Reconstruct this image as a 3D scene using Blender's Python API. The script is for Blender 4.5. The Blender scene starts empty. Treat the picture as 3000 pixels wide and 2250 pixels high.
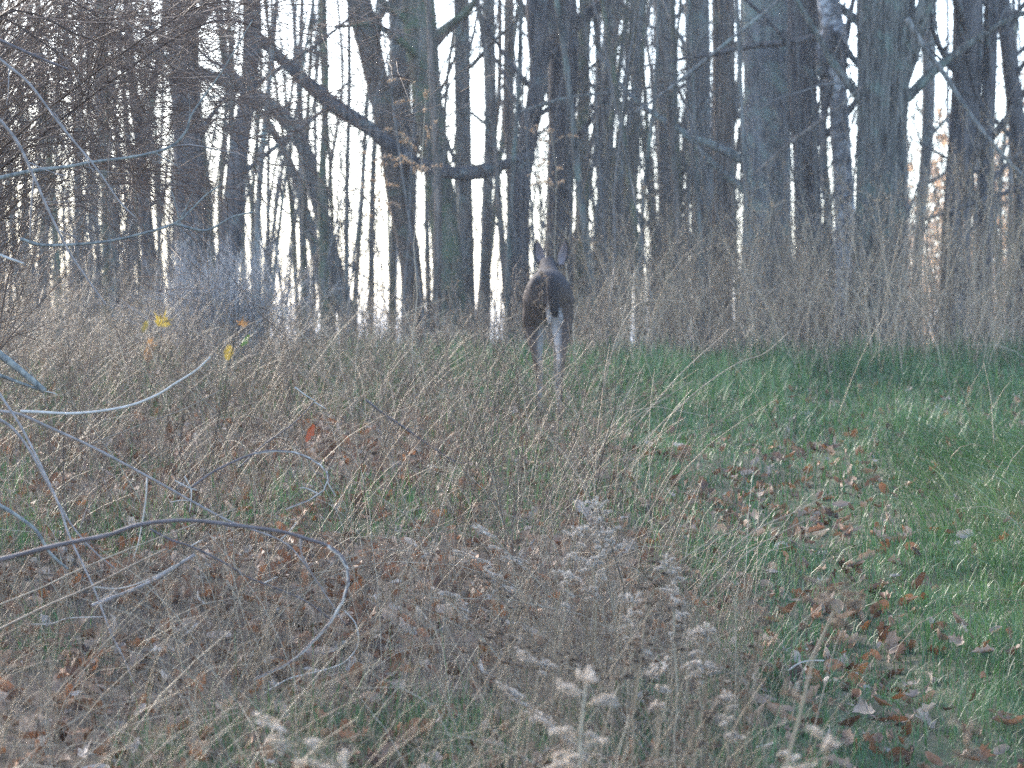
import bpy, math, random
import numpy as np

# ------------------------------------------------------------------ camera, sky, sun, exposure
S = bpy.context.scene
COL = S.collection
F_PX = 8500.0            # focal length in pixels of the 3000 px wide photograph
CAM_Z = 1.6
HOR = 1060.0             # row of the horizon
SLOPE = 0.0785           # the meadow rises away from the camera

cam_d = bpy.data.cameras.new('camera')
cam = bpy.data.objects.new('camera', cam_d)
COL.objects.link(cam)
cam_d.sensor_width = 36.0
cam_d.lens = 36.0 * F_PX / 3000.0
cam.location = (0, 0, CAM_Z)
cam.rotation_euler = (math.pi / 2 - math.atan((HOR - 1125.0) / -F_PX) , 0, 0)
cam_d.clip_start = 0.1
cam_d.clip_end = 9000
cam_d.dof.use_dof = True
cam_d.dof.focus_distance = 10.0
cam_d.dof.aperture_fstop = 6.2
S.camera = cam

SUN_EL, SUN_AZ = math.radians(22.0), math.radians(-36.0)     # left of the camera, veiled by thin cloud
w = bpy.data.worlds.new('World')
S.world = w
w.use_nodes = True
nt = w.node_tree
bg = nt.nodes['Background']
sky = nt.nodes.new('ShaderNodeTexSky')
sky.sky_type = 'NISHITA'
sky.sun_disc = False
sky.sun_elevation = SUN_EL
sky.sun_rotation = SUN_AZ
sky.air_density = 0.8
sky.dust_density = 1.3
sky.ozone_density = 2.0
nt.links.new(sky.outputs[0], bg.inputs[0])
bg.inputs[1].default_value = 0.15

sun_d = bpy.data.lights.new('sun', 'SUN')
sun_d.energy = 1.5
sun_d.angle = math.radians(25)
sun_d.color = (1.0, 0.92, 0.82)
sun = bpy.data.objects.new('sun', sun_d)
COL.objects.link(sun)
sun.rotation_euler = (math.pi / 2 - SUN_EL, 0, math.pi - SUN_AZ)

S.view_settings.view_transform = 'Standard'
S.view_settings.look = 'None'
S.view_settings.gamma = 1.0
S.view_settings.use_curve_mapping = False
S.view_settings.exposure = 2.5
S.render.engine = 'CYCLES'
cy = S.cycles
cy.max_bounces = 5
cy.diffuse_bounces = 3
cy.glossy_bounces = 2
cy.transmission_bounces = 3
cy.volume_bounces = 0
cy.transparent_max_bounces = 4
cy.caustics_reflective = False
cy.caustics_refractive = False
cy.use_denoising = False
cy.sample_clamp_indirect = 2.5

RNG = np.random.default_rng(11)

# ------------------------------------------------------------------ small maths
def hash3(i, j, k, seed):
    n = (i * 374761393 + j * 668265263 + k * 1274126177 + seed * 974634777) & 0xffffffff
    n = ((n ^ (n >> 13)) * 1274126177) & 0xffffffff
    n = (n ^ (n >> 16)) & 0xffff
    return n / 65535.0

def vnoise(x, y, z=0.0, seed=0):
    x, y, z = np.broadcast_arrays(np.asarray(x, float), np.asarray(y, float), np.asarray(z, float))
    i, j, k = np.floor(x).astype(np.int64), np.floor(y).astype(np.int64), np.floor(z).astype(np.int64)
    fx, fy, fz = x - i, y - j, z - k
    fx, fy, fz = [t * t * (3 - 2 * t) for t in (fx, fy, fz)]
    r = 0
    for a in (0, 1):
        for b in (0, 1):
            for c in (0, 1):
                wgt = (fx if a else 1 - fx) * (fy if b else 1 - fy) * (fz if c else 1 - fz)
                r = r + wgt * hash3(i + a, j + b, k + c, seed)
    return r

def fbm(x, y, z=0.0, seed=0, o=4):
    r, a, t = 0, 0.5, 0
    for q in range(o):
        r = r + a * vnoise(np.asarray(x) * 2 ** q, np.asarray(y) * 2 ** q, np.asarray(z) * 2 ** q, seed + q * 7)
        t += a
        a *= 0.5
    return r / t

def sstep(a, b, x):
    t = np.clip((np.asarray(x, float) - a) / (b - a), 0, 1)
    return t * t * (3 - 2 * t)

_by = [-4000, -400, -50, 0, 17, 18.5, 19.5, 20.5, 21.5, 22.5, 24, 27, 32, 45, 70, 120, 4000]
_bz = [-12, -9, -3.9, 0, 17 * SLOPE, 18.5 * SLOPE, 1.52, 1.585, 1.635, 1.655, 1.65, 1.56, 1.36, 0.9, 0.2, -0.8, -8]
def base_z(y):
    y = np.asarray(y, float)
    e = 0.5
    return (np.interp(y - e, _by, _bz) + np.interp(y + e, _by, _bz) + np.interp(y, _by, _bz)) / 3

def x_left(y):                       # left edge of the mown track
    return np.interp(y, [4, 7, 9.7, 12.3, 15, 17.0, 19, 22, 30], [.62, .66, .74, .62, .45, .05, -.4, -.7, -1.0])

def x_rut(y):
    return np.interp(y, [0, 7.5, 10, 12.9, 15, 17, 19, 22], [1.05, 1.08, 1.15, 1.2, 1.5, 1.9, 2.1, 2.3])

def ground(x, y):
    x, y = np.asarray(x, float), np.asarray(y, float)
    z = base_z(y)
    near = np.exp(-((y - 14) / 40) ** 2)
    z = z + near * (0.10 * (fbm(x * .5, y * .5, seed=3, o=3) - .5) + 0.05 * (fbm(x * 3, y * 3, seed=5, o=3) - .5))
    r = x - x_rut(y)
    z = z - 0.05 * np.exp(-(r / 0.26) ** 2) * near
    z = z + 0.13 * sstep(0.45, 1.1, r) * near * sstep(15, 10.5, y)      # the raised verge on the right
    z = z + 0.035 * sstep(0.0, -0.5, x - x_left(y)) * near
    return z

def W(px, py, d):
    """photograph row and column at the distance d -> a point of the place"""
    px, py, d = np.broadcast_arrays(np.asarray(px, float), np.asarray(py, float), np.asarray(d, float))
    return np.stack([d * (px - 1500) / F_PX, d, CAM_Z + d * (HOR - py) / F_PX], -1)

def nrm(v):
    return v / np.maximum(np.linalg.norm(v, axis=-1, keepdims=True), 1e-9)

def catmull(P, n):
    P = np.asarray(P, float)
    if len(P) == 2:
        t = np.linspace(0, 1, n)[:, None]
        return P[0] * (1 - t) + P[1] * t
    Q = np.vstack([2 * P[0] - P[1], P, 2 * P[-1] - P[-2]])
    seg = len(P) - 1
    u = np.linspace(0, seg - 1e-6, n)
    i = u.astype(int)
    t = (u - i)[:, None]
    a, b, c, d = Q[i], Q[i + 1], Q[i + 2], Q[i + 3]
    return 0.5 * (2 * b + (c - a) * t + (2 * a - 5 * b + 4 * c - d) * t * t + (3 * b - a - 3 * c + d) * t ** 3)

# ------------------------------------------------------------------ mesh collecting
class MB:
    def __init__(s):
        s.V, s.Q, s.T, s.qm, s.tm, s.R, s.L, s.n = [], [], [], [], [], [], [], 0
    def add(s, V, Q=None, T=None, rnd=0.5, tt=0.5, mi=0):
        V = np.asarray(V, float).reshape(-1, 3)
        s.V.append(V)
        s.R.append(np.broadcast_to(np.asarray(rnd, float), (len(V),)))
        s.L.append(np.broadcast_to(np.asarray(tt, float), (len(V),)))
        if Q is not None and len(Q):
            s.Q.append(np.asarray(Q, np.int64) + s.n); s.qm.append(np.full(len(Q), mi))
        if T is not None and len(T):
            s.T.append(np.asarray(T, np.int64) + s.n); s.tm.append(np.full(len(T), mi))
        s.n += len(V)
        return s
    def tube(s, P, R, sides=3, rnd=None, mi=0, cap=False):
        P = np.asarray(P, float)
        if P.ndim == 2: P = P[None]
        N, K = P.shape[:2]
        R = np.broadcast_to(np.asarray(R, float), (N, K))
        t = nrm(np.gradient(P, axis=1))
        m = nrm(P[:, -1] - P[:, 0])
        ref = np.where(np.abs(m[:, 2:3]) > .8, np.array([[.93, .3, .1]]), np.array([[.15, .1, .97]]))[:, None]
        u = nrm(ref - (ref * t).sum(-1, keepdims=True) * t)
        v = np.cross(t, u)
        a = np.arange(sides) * 2 * np.pi / sides
        V = P[:, :, None] + R[:, :, None, None] * (np.cos(a)[:, None] * u[:, :, None] + np.sin(a)[:, None] * v[:, :, None])
        n_, k_, a_ = np.meshgrid(np.arange(N), np.arange(K - 1), np.arange(sides), indexing='ij')
        f = lambda k, q: (n_ * K + k) * sides + q
        an = (a_ + 1) % sides
        Q = np.stack([f(k_, a_), f(k_, an), f(k_ + 1, an), f(k_ + 1, a_)], -1).reshape(-1, 4)
        rn = RNG.random(N) if rnd is None else np.broadcast_to(np.asarray(rnd, float), (N,))
        T = None
        if cap:
            T = []
            for n in range(N):
                for b in (0, (K - 1) * sides):
                    o = n * K * sides + b
                    for q in range(1, sides - 1):
                        T.append((o, o + q, o + q + 1) if b else (o, o + q + 1, o + q))
            T = np.array(T)
        return s.add(V, Q, T, np.repeat(rn, K * sides), np.tile(np.repeat(np.linspace(0, 1, K), sides), N), mi)
    def ribbon(s, P, Wd, side=None, rnd=None, mi=0):
        P = np.asarray(P, float)
        if P.ndim == 2: P = P[None]
        N, K = P.shape[:2]
        Wd = np.broadcast_to(np.asarray(Wd, float), (N, K))
        if side is None:
            a = RNG.random(N) * 2 * np.pi
            side = np.stack([np.cos(a), np.sin(a), 0 * a], -1)
        t = nrm(P[:, -1] - P[:, 0])
        sd = nrm(side - (side * t).sum(-1, keepdims=True) * t)[:, None]
        V = np.stack([P - sd * Wd[..., None] / 2, P + sd * Wd[..., None] / 2], 2)
        n_, k_ = np.meshgrid(np.arange(N), np.arange(K - 1), indexing='ij')
        b = (n_ * K + k_) * 2
        Q = np.stack([b, b + 1, b + 3, b + 2], -1).reshape(-1, 4)
        rn = RNG.random(N) if rnd is None else np.broadcast_to(np.asarray(rnd, float), (N,))
        return s.add(V, Q, None, np.repeat(rn, K * 2), np.tile(np.repeat(np.linspace(0, 1, K), 2), N), mi)
    def pack(s):
        z = lambda L, sh, ty: np.concatenate(L).astype(ty) if L else np.zeros(sh, ty)
        return (z(s.V, (0, 3), float), z(s.Q, (0, 4), np.int64), z(s.T, (0, 3), np.int64),
                z(s.qm, (0,), np.int64), z(s.tm, (0,), np.int64), z(s.R, (0,), float), z(s.L, (0,), float))
    def copies(s, pk, M, T, rnd=None, squash=0.35):
        """merge transformed copies of a packed mesh: nobody could count them"""
        V, Q, Tr, qm, tm, R, L = pk
        n, v = len(T), len(V)
        VV = np.einsum('nij,vj->nvi', M, V) + T[:, None]
        off = (np.arange(n) * v)[:, None, None]
        rn = RNG.random(n) if rnd is None else rnd
        s.V.append(VV.reshape(-1, 3))
        s.R.append(np.clip(rn[:, None] * (1 - squash) + R[None] * squash, 0, 1).ravel())
        s.L.append(np.tile(L, n))
        if len(Q): s.Q.append((Q[None] + off).reshape(-1, 4) + s.n); s.qm.append(np.tile(qm, n))
        if len(Tr): s.T.append((Tr[None] + off).reshape(-1, 3) + s.n); s.tm.append(np.tile(tm, n))
        s.n += n * v
    def mesh(s, name, mats, smooth=True):
        V, Q, T, qm, tm, R, L = s.pack()
        me = bpy.data.meshes.new(name)
        me.vertices.add(len(V)); me.vertices.foreach_set('co', V.astype(np.float32).ravel())
        nl = len(Q) * 4 + len(T) * 3
        me.loops.add(nl); me.polygons.add(len(Q) + len(T))
        me.loops.foreach_set('vertex_index', np.concatenate([Q.ravel(), T.ravel()]).astype(np.int32))
        st = np.concatenate([np.arange(len(Q)) * 4, len(Q) * 4 + np.arange(len(T)) * 3]).astype(np.int32)
        me.polygons.foreach_set('loop_start', st)
        me.polygons.foreach_set('material_index', np.concatenate([qm, tm]).astype(np.int32))
        if not isinstance(mats, (list, tuple)): mats = [mats]
        for m in mats: me.materials.append(m)
        for nm, arr in (('rnd', R), ('tt', L)):
            a = me.attributes.new(nm, 'FLOAT', 'POINT'); a.data.foreach_set('value', arr.astype(np.float32))
        if smooth: me.polygons.foreach_set('use_smooth', np.ones(len(Q) + len(T), bool))
        me.update(calc_edges=True)
        return me
    def obj(s, name, mats, parent=None, smooth=True, **kw):
        me = s.mesh(name, mats, smooth)
        return link(name, me, parent, **kw)

def link(name, me, parent=None, label=None, cat=None, group=None, kind=None, loc=None):
    o = bpy.data.objects.new(name, me)
    COL.objects.link(o)
    if parent is not None: o.parent = parent
    if loc is not None: o.location = loc
    for k, v in (('label', label), ('category', cat), ('group', group), ('kind', kind)):
        if v: o[k] = v
    return o

def thing(name, label, cat, loc, group=None):
    return link(name, None, None, label, cat, group, loc=[float(c) for c in loc])

# ------------------------------------------------------------------ materials
def _mat(name):
    m = bpy.data.materials.new(name); m.use_nodes = True
    n = m.node_tree.nodes; n.clear()
    out = n.new('ShaderNodeOutputMaterial')
    return m, n, m.node_tree.links, out

def ramp(n, cols, interp='LINEAR'):
    r = n.new('ShaderNodeValToRGB'); r.color_ramp.interpolation = interp
    el = r.color_ramp.elements
    while len(el) < len(cols): el.new(0.5)
    for i, c in enumerate(cols):
        if len(c) == 4: pos, c = c[0], c[1:]
        else: pos = i / max(1, len(cols) - 1)
        el[i].position = pos; el[i].color = (*c, 1)
    return r

def strand(name, cols, rough=0.6, spec=0.3, trans=0.0, nscale=0.0, objrnd=False, interp='LINEAR', tip=None, mott=0.35):
    """stems, blades, leaves: a colour for each strand from its own number, mottled by a noise"""
    m, n, l, out = _mat(name)
    r = ramp(n, cols, interp)
    if objrnd:
        oi = n.new('ShaderNodeObjectInfo'); l.new(oi.outputs['Random'], r.inputs[0])
    else:
        at = n.new('ShaderNodeAttribute'); at.attribute_name = 'rnd'; l.new(at.outputs['Fac'], r.inputs[0])
    col = r.outputs[0]
    if tip:
        at2 = n.new('ShaderNodeAttribute'); at2.attribute_name = 'tt'
        mr = n.new('ShaderNodeMapRange'); mr.inputs[1].default_value = .55; l.new(at2.outputs['Fac'], mr.inputs[0])
        mx = n.new('ShaderNodeMix'); mx.data_type = 'RGBA'; mx.inputs[7].default_value = (*tip, 1)
        mm = n.new('ShaderNodeMath'); mm.operation = 'MULTIPLY'; mm.inputs[1].default_value = 0.8; l.new(mr.outputs[0], mm.inputs[0])
        l.new(mm.outputs[0], mx.inputs[0]); l.new(col, mx.inputs[6]); col = mx.outputs[2]
    if nscale:
        tc = n.new('ShaderNodeTexCoord'); no = n.new('ShaderNodeTexNoise')
        no.inputs['Scale'].default_value = nscale; no.inputs['Detail'].default_value = 3
        l.new(tc.outputs['Object'], no.inputs['Vector'])
        hs = n.new('ShaderNodeMapRange'); hs.inputs[1].default_value = .3; hs.inputs[2].default_value = .7
        hs.inputs[3].default_value = 1 - mott; hs.inputs[4].default_value = 1 + mott * .8
        l.new(no.outputs['Fac'], hs.inputs[0])
        mx = n.new('ShaderNodeVectorMath'); mx.operation = 'SCALE'
        l.new(col, mx.inputs[0]); l.new(hs.outputs[0], mx.inputs['Scale']); col = mx.outputs[0]
    p = n.new('ShaderNodeBsdfPrincipled')
    p.inputs['Roughness'].default_value = rough
    p.inputs['Specular IOR Level'].default_value = spec
    l.new(col, p.inputs['Base Color'])
    sh = p.outputs[0]
    if trans:
        tr = n.new('ShaderNodeBsdfTranslucent'); l.new(col, tr.inputs[0])
        mx = n.new('ShaderNodeMixShader'); mx.inputs[0].default_value = trans
        l.new(sh, mx.inputs[1]); l.new(tr.outputs[0], mx.inputs[2]); sh = mx.outputs[0]
    l.new(sh, out.inputs[0])
    return m

def bark(name, dark, light, lichen=(.22, .27, .25), lich=0.4, vscale=1.0, bump=0.5, lscale=5.0):
    m, n, l, out = _mat(name)
    tc = n.new('ShaderNodeTexCoord')
    mp = n.new('ShaderNodeMapping'); mp.inputs['Scale'].default_value = (30 * vscale, 30 * vscale, 2.6 * vscale)
    l.new(tc.outputs['Object'], mp.inputs[0])
    no = n.new('ShaderNodeTexNoise'); no.inputs['Detail'].default_value = 5; no.inputs['Roughness'].default_value = .65
    l.new(mp.outputs[0], no.inputs['Vector']); no.inputs['Scale'].default_value = 1
    r = ramp(n, [(.38, *dark), (.62, *light)]); l.new(no.outputs['Fac'], r.inputs[0])
    n2 = n.new('ShaderNodeTexNoise'); n2.inputs['Scale'].default_value = lscale; n2.inputs['Detail'].default_value = 6
    n2.inputs['Roughness'].default_value = .7
    l.new(tc.outputs['Object'], n2.inputs['Vector'])
    mr = n.new('ShaderNodeMapRange'); mr.inputs[1].default_value = .62 - .25 * lich; mr.inputs[2].default_value = .70 - .18 * lich
    l.new(n2.outputs['Fac'], mr.inputs[0])
    n3 = n.new('ShaderNodeTexNoise'); n3.inputs['Scale'].default_value = 60; n3.inputs['Detail'].default_value = 3
    l.new(tc.outputs['Object'], n3.inputs['Vector'])
    lr = ramp(n, [(.3, lichen[0] * .6, lichen[1] * .6, lichen[2] * .6), (.7, lichen[0] * 1.3, lichen[1] * 1.3, lichen[2] * 1.3)])
    l.new(n3.outputs['Fac'], lr.inputs[0])
    mx = n.new('ShaderNodeMix'); mx.data_type = 'RGBA'
    mm = n.new('ShaderNodeMath'); mm.operation = 'MULTIPLY'; mm.inputs[1].default_value = .8
    l.new(mr.outputs[0], mm.inputs[0])
    l.new(mm.outputs[0], mx.inputs[0]); l.new(r.outputs[0], mx.inputs[6]); l.new(lr.outputs[0], mx.inputs[7])
    b = n.new('ShaderNodeBump'); b.inputs['Strength'].default_value = bump; b.inputs['Distance'].default_value = .02
    l.new(no.outputs['Fac'], b.inputs['Height'])
    p = n.new('ShaderNodeBsdfPrincipled'); p.inputs['Roughness'].default_value = .9; p.inputs['Specular IOR Level'].default_value = .15
    l.new(mx.outputs[2], p.inputs['Base Color']); l.new(b.outputs[0], p.inputs['Normal'])
    l.new(p.outputs[0], out.inputs[0])
    return m

def birch_mat():
    m, n, l, out = _mat('birch_bark')
    tc = n.new('ShaderNodeTexCoord')
    mp = n.new('ShaderNodeMapping'); mp.inputs['Scale'].default_value = (5, 5, 7)
    l.new(tc.outputs['Object'], mp.inputs[0])
    no = n.new('ShaderNodeTexNoise'); no.inputs['Scale'].default_value = 1; no.inputs['Detail'].default_value = 5; no.inputs['Roughness'].default_value = .7
    l.new(mp.outputs[0], no.inputs['Vector'])
    r = ramp(n, [(.36, .06, .055, .055), (.46, .16, .15, .145), (.52, .34, .32, .31), (.58, .62, .60, .57), (.8, .72, .70, .67)])
    l.new(no.outputs['Fac'], r.inputs[0])
    p = n.new('ShaderNodeBsdfPrincipled'); p.inputs['Roughness'].default_value = .8
    l.new(r.outputs[0], p.inputs['Base Color']); l.new(p.outputs[0], out.inputs[0])
    return m

def soil_mat():
    m, n, l, out = _mat('meadow_soil')
    at = n.new('ShaderNodeAttribute'); at.attribute_name = 'rnd'
    tc = n.new('ShaderNodeTexCoord')
    no = n.new('ShaderNodeTexNoise'); no.inputs['Scale'].default_value = 9; no.inputs['Detail'].default_value = 8; no.inputs['Roughness'].default_value = .75
    l.new(tc.outputs['Object'], no.inputs['Vector'])
    a = ramp(n, [(.3, .028, .018, .010), (.5, .075, .048, .028), (.7, .14, .09, .05)])
    b = ramp(n, [(.3, .03, .028, .012), (.5, .06, .075, .02), (.62, .12, .10, .05), (.8, .17, .15, .06)])
    l.new(no.outputs['Fac'], a.inputs[0]); l.new(no.outputs['Fac'], b.inputs[0])
    mx = n.new('ShaderNodeMix'); mx.data_type = 'RGBA'
    l.new(at.outputs['Fac'], mx.inputs[0]); l.new(a.outputs[0], mx.inputs[6]); l.new(b.outputs[0], mx.inputs[7])
    bp = n.new('ShaderNodeBump'); bp.inputs['Strength'].default_value = .6; bp.inputs['Distance'].default_value = .02
    l.new(no.outputs['Fac'], bp.inputs['Height'])
    p = n.new('ShaderNodeBsdfPrincipled'); p.inputs['Roughness'].default_value = .95
    l.new(mx.outputs[2], p.inputs['Base Color']); l.new(bp.outputs[0], p.inputs['Normal']); l.new(p.outputs[0], out.inputs[0])
    return m

M = {}
M['soil'] = soil_mat()
M['grass'] = strand('green_grass', [(.03, .065, .022), (.05, .12, .038), (.075, .165, .052), (.115, .21, .07), (.32, .31, .18)], .45, .45, .3)
M['litter_grass'] = strand('grass_thatch', [(.10, .075, .045), (.22, .16, .10), (.32, .25, .16), (.16, .15, .08)], .6, .3, .15)
M['dry'] = strand('dry_stalk', [(.10, .068, .04), (.20, .135, .08), (.31, .225, .135), (.40, .31, .20), (.50, .42, .30)], .55, .3, .1)
M['dark_stem'] = strand('dark_stem', [(.045, .030, .022), (.10, .068, .046), (.17, .12, .08), (.25, .185, .125)], .6, .3)
M['tuft'] = strand('seed_tuft', [(.11, .08, .055), (.19, .14, .10), (.27, .21, .155), (.38, .31, .24)], .8, .1, .35)
M['fluff'] = strand('pale_seed_fluff', [(.42, .355, .285), (.55, .475, .39), (.68, .60, .51)], .8, .1, .4)
M['tanhead'] = strand('tan_plume', [(.28, .19, .12), (.40, .29, .19), (.50, .38, .27)], .8, .1, .4)
M['standstem'] = strand('stand_stalk', [(.17, .12, .075), (.31, .22, .14), (.45, .335, .215), (.56, .43, .285), (.66, .53, .37)], .6, .3, .15)
M['standtuft'] = strand('stand_tuft', [(.23, .165, .105), (.38, .28, .18), (.50, .39, .26)], .8, .1, .4)
M['leaf'] = strand('fallen_leaf', [(.0, .07, .035, .02), (.15, .17, .08, .04), (.3, .30, .13, .055), (.42, .22, .13, .08), (.58, .32, .21, .14),
                    (.74, .36, .26, .17), (.88, .18, .13, .10), (1.0, .42, .34, .26)], .6, .3, .2, 14, objrnd=True)
M['leafs'] = strand('leaf_litter', [(.0, .06, .035, .02), (.2, .19, .085, .04), (.36, .34, .14, .055), (.5, .22, .12, .07), (.68, .30, .19, .12),
                    (.85, .40, .28, .20), (1.0, .50, .42, .34)], .6, .3, .2, 14)
M['yellow'] = strand('yellow_leaf', [(.30, .22, .03), (.42, .31, .06)], .5, .3, .4, 20)
M['orange'] = strand('orange_leaf', [(.34, .16, .04), (.42, .22, .06)], .5, .3, .4, 20)
M['rust'] = strand('rusty_leaf', [(.20, .055, .025), (.26, .08, .03)], .5, .3, .3, 20)
M['greenleaf'] = strand('green_leaf', [(.04, .12, .02), (.10, .20, .03), (.22, .26, .04)], .5, .3, .35, 20)
M['cane'] = strand('grey_cane', [(.22, .175, .15), (.30, .25, .215), (.36, .31, .28)], .6, .3, 0, 40)
M['canepale'] = strand('pale_cane', [(.44, .38, .31), (.58, .52, .44)], .6, .3, 0, 50, mott=.2)
M['canetan'] = strand('tan_cane', [(.26, .19, .13), (.32, .25, .17)], .6, .3, 0, 40)
M['canedark'] = strand('dark_cane', [(.11, .085, .08), (.15, .12, .11)], .6, .3, 0, 40)
M['lichenbranch'] = bark('lichen_branch', (.10, .10, .09), (.22, .22, .21), (.30, .29, .24), .8, 2, .3, 30)
M['brush'] = strand('brown_twig', [(.075, .045, .03), (.13, .08, .052), (.20, .13, .085), (.28, .20, .15)], .6, .25, 0, 8)
M['twig'] = strand('grey_twig', [(.075, .07, .06), (.13, .12, .105), (.21, .19, .17)], .8, .2, 0, 6)
M['palebush'] = strand('lilac_grey_stalk', [(.30, .285, .27), (.42, .40, .38), (.55, .53, .50)], .8, .2, .2)
M['bark_grey'] = bark('grey_bark', (.085, .078, .068), (.30, .275, .24), (.26, .30, .26), .45)
M['bark_brown'] = bark('brown_bark', (.075, .06, .048), (.27, .215, .17), (.20, .22, .17), .3)
M['bark_dark'] = bark('dark_bark', (.045, .04, .038), (.19, .165, .15), (.18, .20, .18), .25)
M['bark_lichen'] = bark('lichen_bark', (.12, .11, .10), (.32, .30, .28), (.33, .38, .31), .6, 1, .5, 5)
M['bark_moss'] = bark('mossy_bark', (.065, .06, .045), (.24, .215, .165), (.15, .19, .11), .6)
M['bark_furrow'] = bark('furrowed_bark', (.045, .042, .036), (.26, .24, .20), (.20, .24, .19), .45, 1.2, .9)
M['birch'] = birch_mat()

# ------------------------------------------------------------------ the ground
def greenness(x, y):
    t = sstep(-.25, .12, x - x_left(y) + .25 * (fbm(x * 2, y * 2, seed=21, o=2) - .5))
    patch = sstep(.52, .64, fbm(x * 1.3 + 9, y * 1.1, seed=31, o=3)) * .8
    t = t * (1 - .45 * np.exp(-((x - x_rut(y)) / .22) ** 2) * sstep(.35, .6, fbm(x * 3, y * 2, seed=151, o=2)))
    far = sstep(21.3, 20.2, y)
    crestg = sstep(14.5, 17.5, y) * sstep(-3.4, -1.4, x) * .55
    return np.clip(np.maximum(t, np.maximum(patch, crestg)) * far, 0, 1)

gx = np.concatenate([-np.geomspace(4000, 4.2, 34), np.arange(-4, 4.6, .08), np.geomspace(4.8, 4000, 34)])
gy = np.concatenate([-np.geomspace(4000, 4, 22), np.arange(-3, 4, 1.0), np.arange(4, 24, .08), np.arange(24, 45, .7), np.geomspace(46, 4000, 40)])
XX, YY = np.meshgrid(gx, gy, indexing='ij')
ZZ = ground(XX, YY)
a, b = len(gx), len(gy)
i_, j_ = np.meshgrid(np.arange(a - 1), np.arange(b - 1), indexing='ij')
q = i_ * b + j_
mb = MB()
mb.add(np.stack([XX, YY, ZZ], -1), np.stack([q, q + b, q + b + 1, q + 1], -1).reshape(-1, 4), None, greenness(XX, YY).ravel(), 0)
GROUND = mb.obj('ground', M['soil'], kind='structure')

# ------------------------------------------------------------------ trees
def grow(P, n, lo, hi, length, ang, K, droop=0.0, wig=0.06, up=0.0, rr=None, rel=0.55):
    """n side shoots from every path of P; returns the paths, radii at their bases"""
    N, KP = P.shape[:2]
    idx = np.repeat(np.arange(N), n)
    t = RNG.uniform(lo, hi, len(idx)) * (KP - 1)
    i = np.minimum(t.astype(int), KP - 2); f = (t - i)[:, None]
    o = P[idx, i] * (1 - f) + P[idx, i + 1] * f
    tan = nrm(P[idx, i + 1] - P[idx, i])
    rv = nrm(RNG.normal(size=(len(idx), 3)))
    side = nrm(rv - (rv * tan).sum(-1, keepdims=True) * tan)
    a = np.radians(RNG.normal(ang, ang * .22, len(idx)))[:, None]
    d = tan * np.cos(a) + side * np.sin(a)
    d[:, 2] += up; d = nrm(d)
    L = length * RNG.uniform(.45, 1.25, len(idx))
    out = np.zeros((len(idx), K, 3)); out[:, 0] = o
    for k in range(1, K):
        d = d + RNG.normal(size=d.shape) * wig
        d[:, 2] -= droop / K
        d = nrm(d)
        out[:, k] = out[:, k - 1] + d * (L / (K - 1))[:, None]
    br = None
    if rr is not None:
        br = (rr[idx, i] * (1 - f[:, 0]) + rr[idx, i + 1] * f[:, 0]) * rel
    return out, br

def taper(br, K, end=.25):
    return br[:, None] * np.linspace(1, end, K)[None]

def trunk_path(pts, d, top):
    P = np.array([W(p[0], p[1], d) for p in pts])
    r = np.array([p[2] for p in pts]) * d / F_PX / 2
    o = np.argsort(P[:, 2]); P, r = P[o], r[o]
    g = float(ground(P[0, 0], d)) - .12
    s0 = (P[1] - P[0]) / max(.1, P[1, 2] - P[0, 2])
    s1 = (P[-1] - P[-2]) / max(.1, P[-1, 2] - P[-2, 2])
    s0[:2] = np.clip(s0[:2], -.25, .25); s1[:2] = np.clip(s1[:2], -.3, .3)
    lows, lr = [], []
    if P[0, 2] > g + .3:
        for f, fl in ((0, 1.5), (.25, 1.18), (.6, 1.05)):
            z = g + (P[0, 2] - g) * f
            lows.append(P[0] + s0 * (z - P[0, 2])); lr.append(r[0] * fl)
    ups, ur = [], []
    for f in (.25, .55, .8, 1):
        h = (top - P[-1, 2]) * f
        ups.append(P[-1] + s1 * h * (1 - .35 * f) * np.array([1, 1, 0]) + np.array([0, 0, h])); ur.append(r[-1] * (1 - .85 * f) + .01)
    return np.vstack([lows, P, ups] if lows else [P, ups]), np.concatenate([lr, r, ur])

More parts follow.
